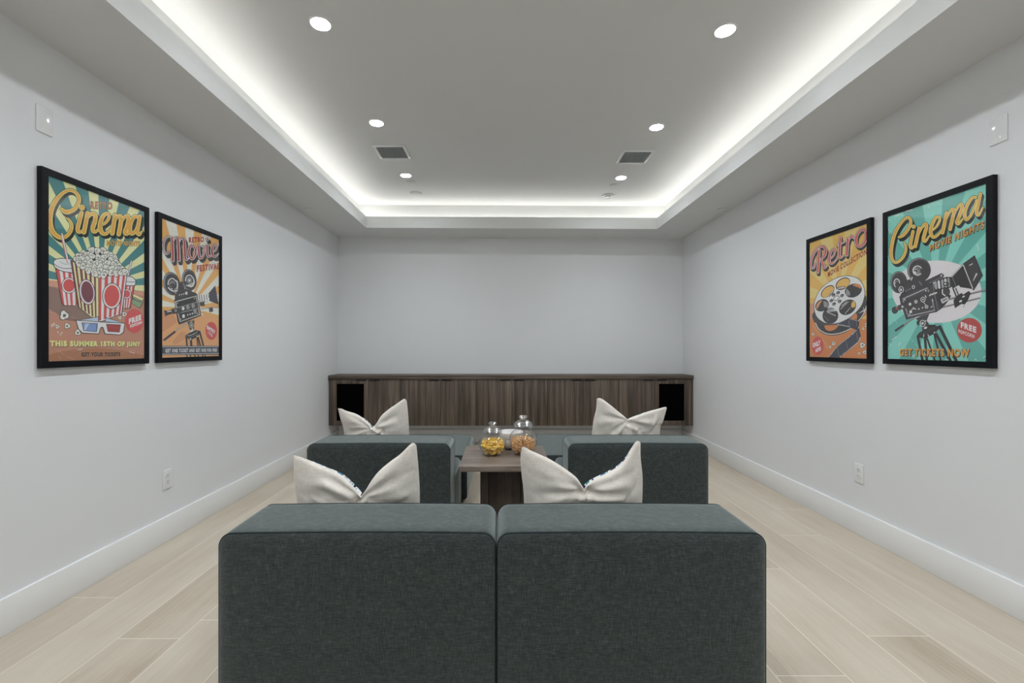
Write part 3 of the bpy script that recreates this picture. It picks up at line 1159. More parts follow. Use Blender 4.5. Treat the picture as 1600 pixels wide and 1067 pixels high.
# ------------------------------------------------------------------ framed posters
def ink(r, g, b):
    c = srgb(r, g, b)
    return tuple(min(0.86, x / 0.66) for x in c[:3]) + (1,)


_inks = {}


def INK(name, rgb):
    if name not in _inks:
        _inks[name] = plain('ink_' + name, ink(*rgb), 0.55, 0.25)
    return _inks[name]


for nm, rgb in {'teal': (58, 116, 118), 'cream': (205, 198, 148), 'gold': (208, 148, 62), 'goldlight': (226, 196, 120), 'black': (24, 22, 23),
                'char': (50, 46, 49), 'gray': (128, 126, 130), 'light': (206, 204, 196), 'white': (220, 218, 212), 'brown': (170, 120, 98),
                'brownlight': (184, 136, 112), 'shade': (124, 98, 88), 'rust': (154, 104, 72), 'red': (184, 70, 70), 'maroon': (104, 46, 56), 'brickred': (146, 60, 50),
                'blue': (108, 130, 176), 'paleblue': (160, 176, 190), 'lime': (206, 204, 128), 'green': (122, 146, 110), 'pop': (222, 220, 190),
                'orange': (220, 152, 88), 'paleray': (208, 208, 188), 'tan': (206, 148, 98), 'tanshade': (186, 132, 92), 'dred': (150, 50, 52),
                'ochre': (214, 160, 84), 'ochrelight': (222, 178, 112), 'ochredark': (186, 118, 66), 'silver': (204, 204, 214),
                'aqua': (88, 158, 148), 'aqualight': (120, 186, 174), 'disc': (200, 194, 196), 'badge': (164, 62, 58), 'navy': (52, 55, 68), 'lilac': (200, 190, 206),
                'steel': (150, 150, 156), 'orange2': (216, 140, 60)}.items():
    INK(nm, rgb)


class Art:
    """a printed sheet traced in picture coordinates and flattened into its own metric frame"""
    STEP = 4.5e-6

    def __init__(self, W, H, corners):
        self.W, self.H = W, H
        A, B = [], []
        for (x, y), (u, v) in zip(corners, [(0, H), (W, H), (W, 0), (0, 0)]):
            A.append([x, y, 1, 0, 0, 0, -u * x, -u * y])
            B.append(u)
            A.append([0, 0, 0, x, y, 1, -v * x, -v * y])
            B.append(v)
        self.h = np.linalg.solve(np.array(A, float), np.array(B, float))
        self.mb = MB()
        self.w = 0.0
        self.z(0, 0, 1)

    def z(self, ox, oy, s):
        self.fr = (ox, oy, s)
        return self

    def p(self, x, y):
        x, y = self.fr[0] + x / self.fr[2], self.fr[1] + y / self.fr[2]
        h = self.h
        d = h[6] * x + h[7] * y + 1
        return ((h[0] * x + h[1] * y + h[2]) / d, (h[3] * x + h[4] * y + h[5]) / d)

    def clip(self, pts):
        def cut(P, ins, it):
            out = []
            for i in range(len(P)):
                a, b = P[i - 1], P[i]
                if ins(b):
                    if not ins(a):
                        out.append(it(a, b))
                    out.append(b)
                elif ins(a):
                    out.append(it(a, b))
            return out

        def at_x(X):
            return lambda a, b: (X, a[1] + (b[1] - a[1]) * (X - a[0]) / (b[0] - a[0]))

        def at_y(Y):
            return lambda a, b: (a[0] + (b[0] - a[0]) * (Y - a[1]) / (b[1] - a[1]), Y)
        for ins, it in ((lambda q: q[0] >= 0, at_x(0)), (lambda q: q[0] <= self.W, at_x(self.W)), (lambda q: q[1] >= 0, at_y(0)), (lambda q: q[1] <= self.H, at_y(self.H))):
            if len(pts) < 3:
                return []
            pts = cut(pts, ins, it)
        return pts

    def lay(self):
        self.w += self.STEP
        return self.w

    def local(self, pts, col, w=None):
        pts = self.clip(list(pts))
        if len(pts) < 3:
            return
        w = self.lay() if w is None else w
        a = sum(pts[i - 1][0] * pts[i][1] - pts[i][0] * pts[i - 1][1] for i in range(len(pts)))
        if a < 0:
            pts = pts[::-1]
        self.mb.add([(u, -w, v) for u, v in pts], [tuple(range(len(pts)))], _inks[col])

    def poly(self, pts, col, w=None):
        self.local([self.p(*q) for q in pts], col, w)

    def smooth(self, pts, closed=False, k=6):
        P = [Vector(q) for q in pts]
        N = len(P)
        out = []
        for i in range(N if closed else N - 1):
            a, b, c, d = ((P[(i + j) % N] if closed else P[min(max(i + j, 0), N - 1)]) for j in (-1, 0, 1, 2))
            for q in range(k):
                u = q / k
                out.append(0.5 * ((2 * b) + (c - a) * u + (2 * a - 5 * b + 4 * c - d) * u * u + (3 * b - a - 3 * c + d) * u ** 3))
        if not closed:
            out.append(P[-1])
        return [tuple(v) for v in out]

    def blob(self, pts, col):
        self.poly(self.smooth(pts, True, 5), col)

    def ell(self, cx, cy, rx, ry, col, ang=0.0, n=32, w=None):
        ca, sa = math.cos(math.radians(ang)), math.sin(math.radians(ang))
        pts = []
        for k in range(n):
            a = 2 * PI * k / n
            x, y = rx * math.cos(a), ry * math.sin(a)
            pts.append((cx + x * ca - y * sa, cy + x * sa + y * ca))
        self.poly(pts, col, w)

    def ring(self, cx, cy, rx, ry, col, wd, ang=0.0, n=32):
        ca, sa = math.cos(math.radians(ang)), math.sin(math.radians(ang))
        w = self.lay()

        def pt(a, q):
            x, y = (rx - q) * math.cos(a), (ry - q) * math.sin(a)
            return (cx + x * ca - y * sa, cy + x * sa + y * ca)
        for k in range(n):
            a, b = 2 * PI * k / n, 2 * PI * (k + 1) / n
            self.poly([pt(a, 0), pt(b, 0), pt(b, wd), pt(a, wd)], col, w)

    def stroke(self, pts, width, col, closed=False, off=(0, 0), grow=0.0, curve=True, cap=True):
        """width (zoom pixels) constant or one per point; drawn in picture space, so it keeps the picture's slant"""
        N = len(pts)
        wl = list(width) if isinstance(width, (list, tuple)) else [width] * N
        P3 = [(x + off[0], y + off[1], q) for (x, y), q in zip(pts, wl)]
        if curve and N > 2:
            Q = [tuple(v) for v in self.smooth(P3, closed, 7)]
        else:
            Q = P3
        w = self.lay()
        n = len(Q)
        L, R = [], []
        for i in range(n):
            a = Q[i - 1] if (i > 0 or closed) else Q[i]
            b = Q[(i + 1) % n] if (i < n - 1 or closed) else Q[i]
            dx, dy = b[0] - a[0], b[1] - a[1]
            d = math.hypot(dx, dy) or 1
            hw = max(0.5, (Q[i][2] + grow) / 2)
            L.append((Q[i][0] - dy / d * hw, Q[i][1] + dx / d * hw))
            R.append((Q[i][0] + dy / d * hw, Q[i][1] - dx / d * hw))
        for i in range(n if closed else n - 1):
            j = (i + 1) % n
            self.poly([L[i], L[j], R[j], R[i]], col, w)
        if cap and not closed:
            for e in (0, -1):
                r = max(0.5, (Q[e][2] + grow) / 2)
                self.ell(Q[e][0], Q[e][1], r, r, col, 0, 14, w + self.STEP * 0.45)

    def rays(self, cx, cy, n, col, a0=0.0, frac=0.5):
        c = self.p(cx, cy)
        R = 2.0
        w = self.lay()
        for k in range(n):
            a = math.radians(a0) + 2 * PI * k / n
            b = a + 2 * PI / n * frac
            self.local([c, (c[0] + R * math.cos(a), c[1] + R * math.sin(a)), (c[0] + R * math.cos(b), c[1] + R * math.sin(b))], col, w)

    def text(self, s, a, b, h, col, bold=0.02, shear=0.0, off=(0, 0), space=1.22):
        cu = bpy.data.curves.new('lettering', 'FONT')
        cu.body = s
        cu.size = 1.0
        bold += 0.016
        cu.offset = bold
        cu.space_character = space
        cu.resolution_u = 3
        o = bpy.data.objects.new('lettering', cu)
        COL.objects.link(o)
        bpy.context.view_layer.update()
        me = bpy.data.meshes.new_from_object(o.evaluated_get(bpy.context.evaluated_depsgraph_get()))
        V = [v.co.copy() for v in me.vertices]
        F = [tuple(q.vertices) for q in me.polygons]
        bpy.data.objects.remove(o)
        bpy.data.meshes.remove(me)
        bpy.data.curves.remove(cu)
        x0, x1 = min(v.x for v in V), max(v.x for v in V)
        y0, y1 = -bold, 0.73 + bold
        a = (a[0] + off[0], a[1] + off[1])
        b = (b[0] + off[0], b[1] + off[1])
        A, B = Vector(self.p(*a)), Vector(self.p(*b))
        U = Vector(self.p(a[0], a[1] - h)) - A
        w = self.lay()
        out = []
        for v in V:
            fx, fy = (v.x - x0) / (x1 - x0), (v.y - y0) / (y1 - y0)
            q = A + (B - A) * fx + U * fy
            q.x += shear * fy * U.y
            out.append((min(max(q.x, 0), self.W), -w, min(max(q.y, 0), self.H)))
        # keep the faces turned to the room
        f = F[0]
        e1, e2 = Vector(out[f[1]]) - Vector(out[f[0]]), Vector(out[f[2]]) - Vector(out[f[0]])
        if e1.cross(e2).y > 0:
            F = [q[::-1] for q in F]
        self.mb.add(out, F, _inks[col])

    def kernel(self, x, y, r, seed=0, heart=False):
        """one popped corn: pale lobes with a dark outline and a curled heart"""
        g = random.Random(seed * 7 + int(x))
        k = g.uniform(0, 6)
        lobes = [(math.cos(k + i * 2.1) * r * 0.40, math.sin(k + i * 2.1) * r * 0.40) for i in range(3)]
        w = self.lay()
        for i, (lx, ly) in enumerate(lobes):
            self.ell(x + lx, y + ly, r * 0.70, r * 0.74, 'black', 0, 14, w + i * self.STEP * 0.3)
        w = self.lay()
        for i, (lx, ly) in enumerate(lobes):
            self.ell(x + lx, y + ly, r * 0.57, r * 0.61, 'pop', 0, 14, w + i * self.STEP * 0.3)
        a0 = g.uniform(0, 6)
        self.stroke([(x + math.cos(a0 + q) * r * .34, y + math.sin(a0 + q) * r * .36) for q in (0, .9, 1.8, 2.7, 3.6)], r * 0.13, 'black', cap=False)
        if heart:
            self.ell(x, y, r * .22, r * .26, 'black', 0, 10)
        elif g.random() < 0.35:
            self.ell(x + r * .05, y, r * .17, r * .2, 'shade', 0, 10)

    def script(self, strokes, fill, rim, shadow, out, deep, inset, outline=16, dots=()):
        """brush lettering: cast block, dark outline, light rim, coloured heart"""
        n = 3
        for i in range(n, 0, -1):
            f = i / n
            for pts, w, cl in strokes:
                self.stroke(pts, w, shadow, cl, (deep[0] * f, deep[1] * f), outline)
            for x, y, r in dots:
                self.ell(x + deep[0] * f, y + deep[1] * f, r + outline / 2, r + outline / 2, shadow)
        for grow, col in ((outline, out), (0, rim), (-inset, fill)):
            for pts, w, cl in strokes:
                self.stroke(pts, w, col, cl, (0, 0), grow)
            for x, y, r in dots:
                self.ell(x, y, r + grow / 2, r + grow / 2, col)

    def scratches(self, pts, col, w=4):
        for a, b in pts:
            self.stroke([a, b], w, col, curve=False, cap=False)


FW, FH, FB, FD = 0.585, 0.856, 0.0290, 0.022


def framed(art, label, wall, y0, zc, sx=1.0, sz=1.0):
    """y0: depth of the edge nearest the viewpoint"""
    t = thing('framed_poster', label, 'poster', group='framed film posters')
    w, h = FW * sx, FH * sz
    m = MB()
    x0, x1, b = -w / 2, w / 2, FB
    # mitred moulding: four bars with a small inner lip
    def bar(p0, p1, inner0, inner1):
        vs = [(*p0, 0), (*p1, 0), (*p1, 1), (*p0, 1), (*inner0, 0), (*inner1, 0), (*inner1, 1), (*inner0, 1)]
        V = [(x, -0.001 if k == 0 else -FD, z) for x, z, k in vs]
        m.add(V, [(0, 1, 2, 3), (3, 2, 6, 7), (7, 6, 5, 4), (4, 5, 1, 0), (0, 3, 7, 4), (1, 5, 6, 2)], M['frame'])
    O = [(x0, -h / 2), (x1, -h / 2), (x1, h / 2), (x0, h / 2)]
    I = [(x0 + b, -h / 2 + b), (x1 - b, -h / 2 + b), (x1 - b, h / 2 - b), (x0 + b, h / 2 - b)]
    for k in range(4):
        bar(O[k], O[(k + 1) % 4], I[k], I[(k + 1) % 4])
    m.build('frame', t)
    MB().box(x0 + 0.004, x1 - 0.004, -0.0160, -0.0012, -h / 2 + 0.004, h / 2 - 0.004, M['back']).build('backing', t)
    pr = art.mb.build('print', t)
    sw, sh = w - 2 * b, h - 2 * b
    for v in pr.data.vertices:
        v.co = (-sw / 2 + v.co.x * sw / art.W, v.co.y - 0.0166, -sh / 2 + v.co.z * sh / art.H)
    MB().box(x0 + b + 0.0003, x1 - b - 0.0003, -0.0202, -0.0192, -h / 2 + b + 0.0003, h / 2 - b - 0.0003, M['pane']).build('glazing', t)
    t.location = (XL + 0.0008 if wall == 'l' else XR - 0.0008, y0 + w / 2, zc)
    t.rotation_euler = (0, 0, PI / 2 if wall == 'l' else -PI / 2)
    return t


PWD, PHT = FW - 2 * FB, FH - 2 * FB


def lerp(a, b, f):
    return (a[0] + (b[0] - a[0]) * f, a[1] + (b[1] - a[1]) * f)


def stripes(art, t0, t1, b0, b1, spans, col):
    w = art.lay()
    for f0, f1 in spans:
        art.poly([lerp(t0, t1, f0), lerp(t0, t1, f1), lerp(b0, b1, f1), lerp(b0, b1, f0)], col, w)


# ---- left wall, nearer: striped popcorn box
P = Art(PWD, PHT, [(74.9, 275.2), (226.2, 332.0), (223.8, 560.6), (73.4, 565.8)])
A, B, C = (60, 260, 8.889), (60, 370, 8.889), (60, 470, 8.889)
P.local([(0, 0), (PWD, 0), (PWD, PHT), (0, PHT)], 'teal')
P.z(*B).rays(850, 690, 24, 'cream', 1.0, 0.46)
P.poly([(90, 610), (1500, 775), (1500, 2200), (90, 2200)], 'brownlight')
P.poly([(90, 700), (1500, 835), (1500, 2200), (90, 2200)], 'brown')
P.blob([(100, 730), (190, 712), (300, 760), (400, 930), (560, 1000), (780, 1180), (420, 1180), (250, 1080), (100, 965)], 'shade')
P.z(*C)
P.blob([(60, 830), (220, 735), (480, 690), (800, 668), (1100, 690), (1350, 740), (1560, 820), (1500, 1000), (80, 1000)], 'rust')
P.z(*A)
CIN = [([(322, 602), (372, 645), (440, 642), (515, 600), (562, 525), (568, 445), (525, 378), (455, 345), (380, 362), (305, 420), (240, 500), (190, 600), (166, 700), (164, 800), (185, 890), (232, 960), (300, 1003), (368, 998), (428, 950), (462, 880), (460, 810), (425, 755), (392, 730)],
        [40, 62, 62, 56, 52, 52, 48, 46, 50, 56, 64, 70, 74, 74, 72, 66, 58, 54, 52, 50, 44, 34, 16], False),
       ([(602, 660), (575, 770), (548, 880), (560, 925), (605, 918), (640, 870)], [60, 60, 60, 52, 40, 30], False),
       ([(688, 662), (665, 780), (635, 930)], [60, 62, 62], False),
       ([(655, 800), (700, 710), (755, 672), (795, 695), (788, 780), (758, 870), (772, 922), (815, 910), (848, 860)], [36, 46, 56, 62, 62, 62, 52, 40, 30], False),
       ([(850, 835), (920, 808), (970, 755), (985, 695), (950, 668), (902, 705), (868, 790), (862, 875), (892, 942), (950, 946), (1005, 890)], [32, 40, 44, 46, 50, 58, 66, 66, 58, 46, 32], False),
       ([(1070, 690), (1052, 800), (1028, 945)], [58, 62, 62], False),
       ([(1050, 810), (1095, 722), (1138, 702), (1152, 745), (1140, 850), (1118, 955)], [34, 44, 56, 60, 62, 62], False),
       ([(1140, 830), (1190, 728), (1240, 702), (1258, 745), (1235, 850), (1205, 930), (1235, 950), (1282, 900)], [34, 44, 56, 60, 62, 60, 48, 32], False),
       ([(1392, 720), (1340, 712), (1295, 775), (1272, 870), (1290, 942), (1335, 930), (1375, 860), (1398, 765)], [48, 52, 60, 64, 58, 50, 42, 40], False),
       ([(1415, 705), (1390, 840), (1378, 925), (1405, 960), (1440, 915)], [52, 58, 56, 46, 26], False)]
P.script(CIN, 'gold', 'goldlight', 'black', 'black', (22, 36), 20, 16, [(610, 585, 40)])
P.text('RETRO', (722, 606), (1030, 616), 122, 'black', 0.05, 0.06)
P.text('RETRO', (722, 602), (1028, 612), 114, 'rust', 0.03, 0.06)
P.z(*B)
P.text('MOVIE NIGHTS', (948, 140), (1412, 146), 84, 'black', 0.05, 0.06)
P.text('MOVIE NIGHTS', (950, 136), (1408, 142), 78, 'gold', 0.02, 0.06)
# cups behind the box
P.stroke([(328, -20), (410, 378)], 40, 'black', curve=False)
P.stroke([(328, -20), (410, 378)], 28, 'light', curve=False)
P.stroke([(322, -20), (402, 378)], 9, 'red', curve=False)
P.poly([(230, 450), (318, 945), (350, 975), (510, 978), (535, 940), (535, 480)], 'black')
P.poly([(242, 470), (330, 945), (360, 968), (500, 970), (526, 940), (526, 500)], 'red')
stripes(P, (252, 478), (526, 505), (330, 962), (526, 970), [(0.14, 0.30), (0.42, 0.58), (0.74, 0.92)], 'white')
P.ring(422, 692, 104, 112, 'black', 10)
P.ell(422, 692, 96, 104, 'white')
P.ell(422, 692, 80, 88, 'red')
P.blob([(206, 400), (218, 340), (300, 312), (410, 318), (482, 345), (500, 510), (420, 515), (320, 496), (232, 450)], 'black')
P.blob([(216, 398), (226, 346), (302, 322), (410, 327), (474, 350), (490, 500), (420, 505), (322, 487), (240, 445)], 'white')
P.stroke([(216, 395), (290, 440), (380, 458), (480, 452)], 8, 'black')
P.stroke([(300, 360), (360, 395), (440, 390)], 6, 'gray')
P.stroke([(328, 20), (410, 378)], 26, 'light', curve=False)
P.stroke([(322, 20), (402, 378)], 9, 'red', curve=False)
P.stroke([(1290, 355), (1232, 590)], 30, 'black', curve=False)
P.stroke([(1290, 355), (1232, 590)], 20, 'lilac', curve=False)
P.poly([(1290, 790), (1455, 875), (1445, 930), (1405, 1010), (1278, 935)], 'black')
P.poly([(1296, 850), (1440, 915), (1400, 1000), (1284, 932)], 'green')
P.poly([(1300, 800), (1450, 872), (1432, 915), (1300, 856)], 'cream')
P.poly([(1305, 838), (1432, 890), (1424, 925), (1300, 880)], 'char')
P.text('TICKETS', (1308, 872), (1422, 912), 28, 'cream', 0.02)
P.poly([(1160, 660), (1340, 670), (1275, 1005), (1200, 1018), (1150, 990)], 'black')
P.poly([(1168, 680), (1326, 690), (1266, 998), (1202, 1008), (1160, 985)], 'red')
stripes(P, (1168, 680), (1326, 690), (1165, 1005), (1266, 998), [(0.12, 0.25), (0.42, 0.55), (0.72, 0.85)], 'white')
P.ring(1222, 806, 66, 72, 'black', 8)
P.ell(1222, 806, 58, 64, 'white')
P.ell(1222, 806, 46, 52, 'red')
P.blob([(1200, 575), (1280, 560), (1348, 612), (1345, 685), (1300, 698), (1200, 688)], 'black')
P.blob([(1206, 584), (1278, 570), (1338, 615), (1336, 678), (1298, 688), (1206, 678)], 'white')
P.stroke([(1200, 632), (1270, 640), (1340, 640)], 7, 'black')
# the box: shaded left face, lit right face
P.poly([(440, 330), (545, 395), (640, 440), (750, 518), (832, 565), (925, 548), (1080, 530), (1236, 508), (1158, 1082), (1010, 1138), (868, 1196), (720, 1130), (538, 990)], 'black')
LF = [(455, 350), (545, 404), (610, 440), (680, 490), (750, 530), (832, 575), (828, 1182), (720, 1120), (550, 982)]
P.poly(LF, 'cream')
stripes(P, (452, 348), (832, 575), (548, 980), (828, 1182), [(0.0, 0.06), (0.13, 0.21), (0.30, 0.40), (0.48, 0.57), (0.66, 0.74), (0.83, 0.90)], 'maroon')
P.poly([(832, 575), (920, 558), (1000, 555), (1080, 540), (1160, 528), (1226, 518), (1145, 1078), (1010, 1129), (870, 1184), (828, 1182)], 'white')
stripes(P, (832, 575), (1226, 518), (828, 1182), (1145, 1078), [(0.0, 0.11), (0.22, 0.34), (0.45, 0.56), (0.66, 0.76), (0.86, 0.95)], 'red')
P.stroke([(832, 575), (828, 1182)], 7, 'black', curve=False)
P.ell(672, 782, 112, 180, 'black', -8)
P.ell(672, 782, 103, 171, 'lilac', -8)
P.ell(675, 780, 84, 148, 'maroon', -8)
P.ell(1014, 836, 134, 182, 'black', 4)
P.ell(1014, 836, 124, 172, 'light', 4)
P.ell(1014, 834, 104, 150, 'red', 4)
P.poly([(484, 345), (505, 275), (580, 228), (690, 205), (770, 150), (860, 180), (920, 168), (985, 230), (1090, 285), (1160, 415), (1215, 470), (1228, 516), (1080, 548), (920, 566), (832, 572), (750, 525), (640, 458), (545, 400)], 'black')
KER = [(740, 200), (900, 205), (820, 210), (950, 250), (1000, 275), (620, 250), (680, 262), (560, 285), (1060, 315), (530, 330), (740, 285), (830, 300), (910, 300), (600, 325), (680, 330),
       (1000, 340), (1080, 375), (1120, 425), (560, 385), (640, 385), (720, 370), (800, 380), (880, 365), (960, 380), (1040, 400), (620, 425), (700, 440), (780, 440), (860, 430), (940, 445), (1020, 455),
       (1100, 465), (1165, 470), (690, 485), (770, 500), (850, 490), (930, 510), (1010, 515), (1080, 520), (1150, 510), (1200, 500), (830, 540), (900, 548), (780, 530)]
for i, (x, y) in enumerate(KER):
    P.kernel(x, y, 50, i)
P.z(*C)
for i, (x, y, r) in enumerate([(350, 215, 66), (392, 362, 42), (256, 372, 30), (1184, 196, 34), (1120, 246, 25)]):
    P.kernel(x, y, r, i + 60, True)
P.poly([(520, 290), (825, 228), (828, 305)], 'black')
P.poly([(560, 285), (820, 238), (820, 300)], 'paleblue')
P.poly([(912, 305), (925, 240), (1195, 325)], 'black')
P.poly([(920, 300), (930, 252), (1180, 322)], 'paleblue')
GL = [(508, 278), (860, 302), (1194, 318), (1175, 452), (1122, 488), (908, 474), (885, 392), (870, 380), (855, 392), (832, 474), (594, 462), (540, 404)]
P.poly(GL, 'black')
P.poly([(519, 288), (860, 311), (1183, 327), (1165, 444), (1118, 479), (917, 465), (893, 385), (870, 370), (848, 385), (823, 465), (600, 453), (549, 398)], 'white')
P.poly([(588, 314), (814, 326), (800, 446), (614, 430)], 'black')
P.poly([(597, 322), (804, 333), (792, 438), (622, 423)], 'blue')
P.poly([(640, 326), (700, 329), (640, 424), (622, 423)], 'paleblue')
P.poly([(930, 332), (1134, 342), (1114, 450), (950, 440)], 'black')
P.poly([(939, 339), (1125, 349), (1106, 443), (957, 433)], 'dred')
P.kernel(536, 452, 42, 77, True)
P.ell(1320, 290, 126, 166, 'red')
P.text('FREE', (1244, 340), (1416, 276), 84, 'white', 0.05)
P.text('POPCORN', (1262, 390), (1428, 328), 46, 'white', 0.04)
P.text('THIS SUMMER 15TH OF JUNY', (158, 656), (1412, 652), 88, 'shade', 0.06)
P.text('THIS SUMMER 15TH OF JUNY', (150, 644), (1405, 641), 84, 'lime', 0.05)
P.text('GET YOUR TICKETS', (585, 784), (1120, 776), 62, 'black', 0.015)
P.scratches([((140, 170), (255, 200)), ((205, 670), (345, 755)), ((380, 775), (480, 828)), ((430, 235), (515, 255)), ((270, 770), (300, 830)), ((200, 490), (225, 520))], 'brownlight', 6)
P.scratches([((160, 360), (215, 320)), ((170, 375), (230, 340)), ((250, 440), (275, 462)), ((290, 490), (325, 445)), ((530, 690), (600, 680)), ((1245, 715), (1320, 735))], 'light', 9)
framed(P, 'framed poster of a red striped popcorn box reading RETRO CINEMA on the left wall', 'l', 1.921, 1.471)

# ---- left wall, farther: film camera on orange rays
P = Art(PWD, PHT, [(251.9, 341.8), (340.9, 374.4), (341.0, 556.8), (253.0, 559.8)])
A, B, C = (240, 330, 8.892), (240, 410, 13.333), (240, 490, 13.333)
P.local([(0, 0), (PWD, 0), (PWD, PHT), (0, PHT)], 'paleray')
P.z(*B).rays(735, 950, 20, 'orange', 4.0, 0.48)
P.z(*C)
P.poly([(100, -70), (480, -30), (900, 60), (1130, 20), (1400, 130), (1400, 950), (100, 950)], 'tan')
P.poly([(180, -40), (420, 0), (480, 200), (180, 420)], 'tanshade')
P.poly([(400, 600), (560, 400), (665, 390), (665, 520), (440, 670)], 'tanshade')
P.z(*B)


def reel(cx, cy, rx, ry, ang=0):
    P.ell(cx, cy, rx, ry, 'black', ang)
    P.ell(cx - rx * .03, cy, rx * .93, ry * .94, 'gray', ang)
    P.ell(cx + rx * .08, cy + ry * .04, rx * .86, ry * .90, 'char', ang)


reel(375, 460, 172, 245, -12)
reel(735, 380, 150, 228, -8)
for cx, cy, k in ((385, 468, 1.0), (738, 388, 0.95)):
    P.ring(cx, cy - 8, 92 * k, 118 * k, 'light', 20, 0, 26)
    P.poly([(cx - 15, cy), (cx + 130, cy - 90), (cx + 130, cy + 90)], 'char')
    P.poly([(cx - 15, cy), (cx - 140, cy + 40), (cx - 20, cy + 150)], 'char')
    P.ring(cx, cy, 58 * k, 74 * k, 'gray', 14, 0, 24)
    P.ell(cx, cy, 40 * k, 52 * k, 'black')
    P.ring(cx, cy, 34 * k, 44 * k, 'light', 8, 0, 20)
    P.ell(cx, cy, 18, 24, 'light')
P.stroke([(478, 400), (496, 470), (488, 560)], 26, 'light')
P.stroke([(310, 545), (370, 600), (430, 620)], 26, 'light')
P.stroke([(815, 330), (835, 420), (790, 510), (680, 490)], [16, 26, 34, 20], 'light')
P.stroke([(390, 480), (465, 610)], 76, 'char', curve=False)
P.ring(466, 610, 40, 56, 'light', 9, 0, 22)
P.ell(466, 610, 18, 26, 'light')
P.poly([(445, 700), (520, 590), (555, 410), (600, 420), (640, 560), (770, 610), (850, 640), (900, 668), (440, 800)], 'char')
for x, y in ((538, 693), (583, 684), (626, 672)):
    P.ell(x, y, 11, 15, 'light')
P.ell(678, 655, 24, 34, 'light')
P.poly([(425, 800), (895, 668), (985, 1122), (530, 1315), (500, 1240)], 'black')
P.stroke([(452, 836), (880, 712), (950, 1100), (552, 1248), (452, 836)], 24, 'light', curve=False)
P.stroke([(452, 836), (880, 712), (950, 1100), (552, 1248), (452, 836)], 6, 'char', curve=False)
P.poly([(365, 990), (480, 962), (905, 838), (925, 985), (590, 1070), (390, 1092)], 'char')
P.stroke([(480, 965), (900, 840)], 6, 'light', curve=False)
P.stroke([(570, 1060), (915, 975)], 7, 'light', curve=False)
P.ell(612, 975, 28, 38, 'light')
for x, y in ((710, 948), (818, 918), (858, 1040)):
    P.ring(x, y, 30, 42, 'light', 9, 0, 22)
    P.ell(x, y, 9, 12, 'light')
P.ell(622, 1135, 30, 40, 'light')
for x, y in ((708, 1108), (755, 1095), (802, 1080)):
    P.ell(x, y, 14, 18, 'light')
for x, y in ((495, 865), (848, 765), (565, 1195), (905, 1075)):
    P.ell(x, y, 9, 12, 'light')
P.ring(462, 1018, 20, 27, 'light', 7, 0, 18)
P.poly([(215, 1010), (300, 1030), (365, 1000), (380, 1090), (300, 1110), (245, 1150)], 'black')
P.stroke([(290, 1050), (365, 1030)], 18, 'light', curve=False)
P.stroke([(232, 1030), (262, 1130)], 8, 'gray', curve=False)
P.poly([(910, 690), (1010, 665), (1140, 690), (1150, 800), (1060, 850), (940, 850)], 'light')
for x in (940, 985, 1040, 1090):
    P.stroke([(x, 690), (x + 18, 840)], 13, 'char', curve=False)
P.poly([(1125, 665), (1272, 488), (1340, 885), (1150, 812)], 'black')
P.poly([(1140, 670), (1268, 510), (1322, 862), (1160, 800)], 'navy')
for x, y in ((1130, 680), (1142, 770), (1100, 810)):
    P.ell(x, y, 13, 16, 'light')
P.poly([(940, 850), (1045, 820), (1058, 915), (990, 925), (950, 905)], 'char')
P.stroke([(965, 985), (1345, 935)], 16, 'gray', curve=False)
P.stroke([(985, 1030), (1345, 985)], 12, 'light', curve=False)
P.poly([(1138, 965), (1215, 940), (1232, 1030), (1155, 1052)], 'char')
P.z(*C)
P.stroke([(690, 200), (455, 388)], 26, 'black', curve=False)
P.stroke([(690, 200), (455, 388)], 13, 'light', curve=False)
P.stroke([(440, 398), (232, 560)], 48, 'maroon', curve=False)
P.stroke([(440, 398), (232, 560)], 36, 'char', curve=False)
P.poly([(700, 180), (845, 150), (835, 330), (850, 410), (755, 425), (752, 350), (725, 260)], 'char')
P.poly([(755, 358), (845, 345), (850, 405), (760, 420)], 'light')
P.ring(785, 258, 40, 52, 'light', 9, 0, 22)
P.ell(785, 258, 15, 20, 'light')
P.ell(800, 330, 12, 17, 'light')
P.stroke([(750, 205), (800, 180)], 10, 'light', curve=False)
for a, b, w in (((678, 500), (695, 700), 34), ((772, 560), (785, 700), 44), ((895, 500), (922, 700), 26), ((920, 510), (972, 700), 32), ((952, 390), (1035, 700), 34)):
    P.stroke([a, b], w, 'black', curve=False)
P.poly([(660, 470), (700, 440), (860, 355), (945, 368), (975, 390), (900, 500), (770, 565), (690, 525)], 'black')
P.stroke([(705, 470), (780, 460), (900, 395)], 10, 'light')
P.stroke([(690, 510), (780, 500), (900, 445)], 7, 'gray')
P.ell(765, 545, 14, 19, 'light')
P.ell(900, 485, 12, 17, 'light')
for x in (690, 760, 850, 920, 1010, 1060):
    P.stroke([(x, 868), (x + 10, 920)], 26, 'char', curve=False)
P.poly([(170, 685), (1400, 680), (1400, 865), (170, 875)], 'navy')
P.stroke([(175, 706), (1370, 696)], 8, 'light', curve=False)
P.stroke([(175, 856), (1370, 836)], 8, 'light', curve=False)
for k in range(44):
    P.ell(190 + k * 27, 704 - k * .2, 7, 8, 'light', 0, 8)
    P.ell(190 + k * 27, 858 - k * .45, 7, 8, 'light', 0, 8)
P.text('GET ONE TICKET AND GET ONE FOR FREE', (252, 826), (1308, 803), 84, 'white', 0.03)
P.ell(1190, 370, 118, 188, 'red')
P.text('ENTRY', (1100, 330), (1272, 442), 84, 'white', 0.06)
P.text('10$', (1122, 430), (1215, 502), 74, 'white', -0.002)
P.z(*A)
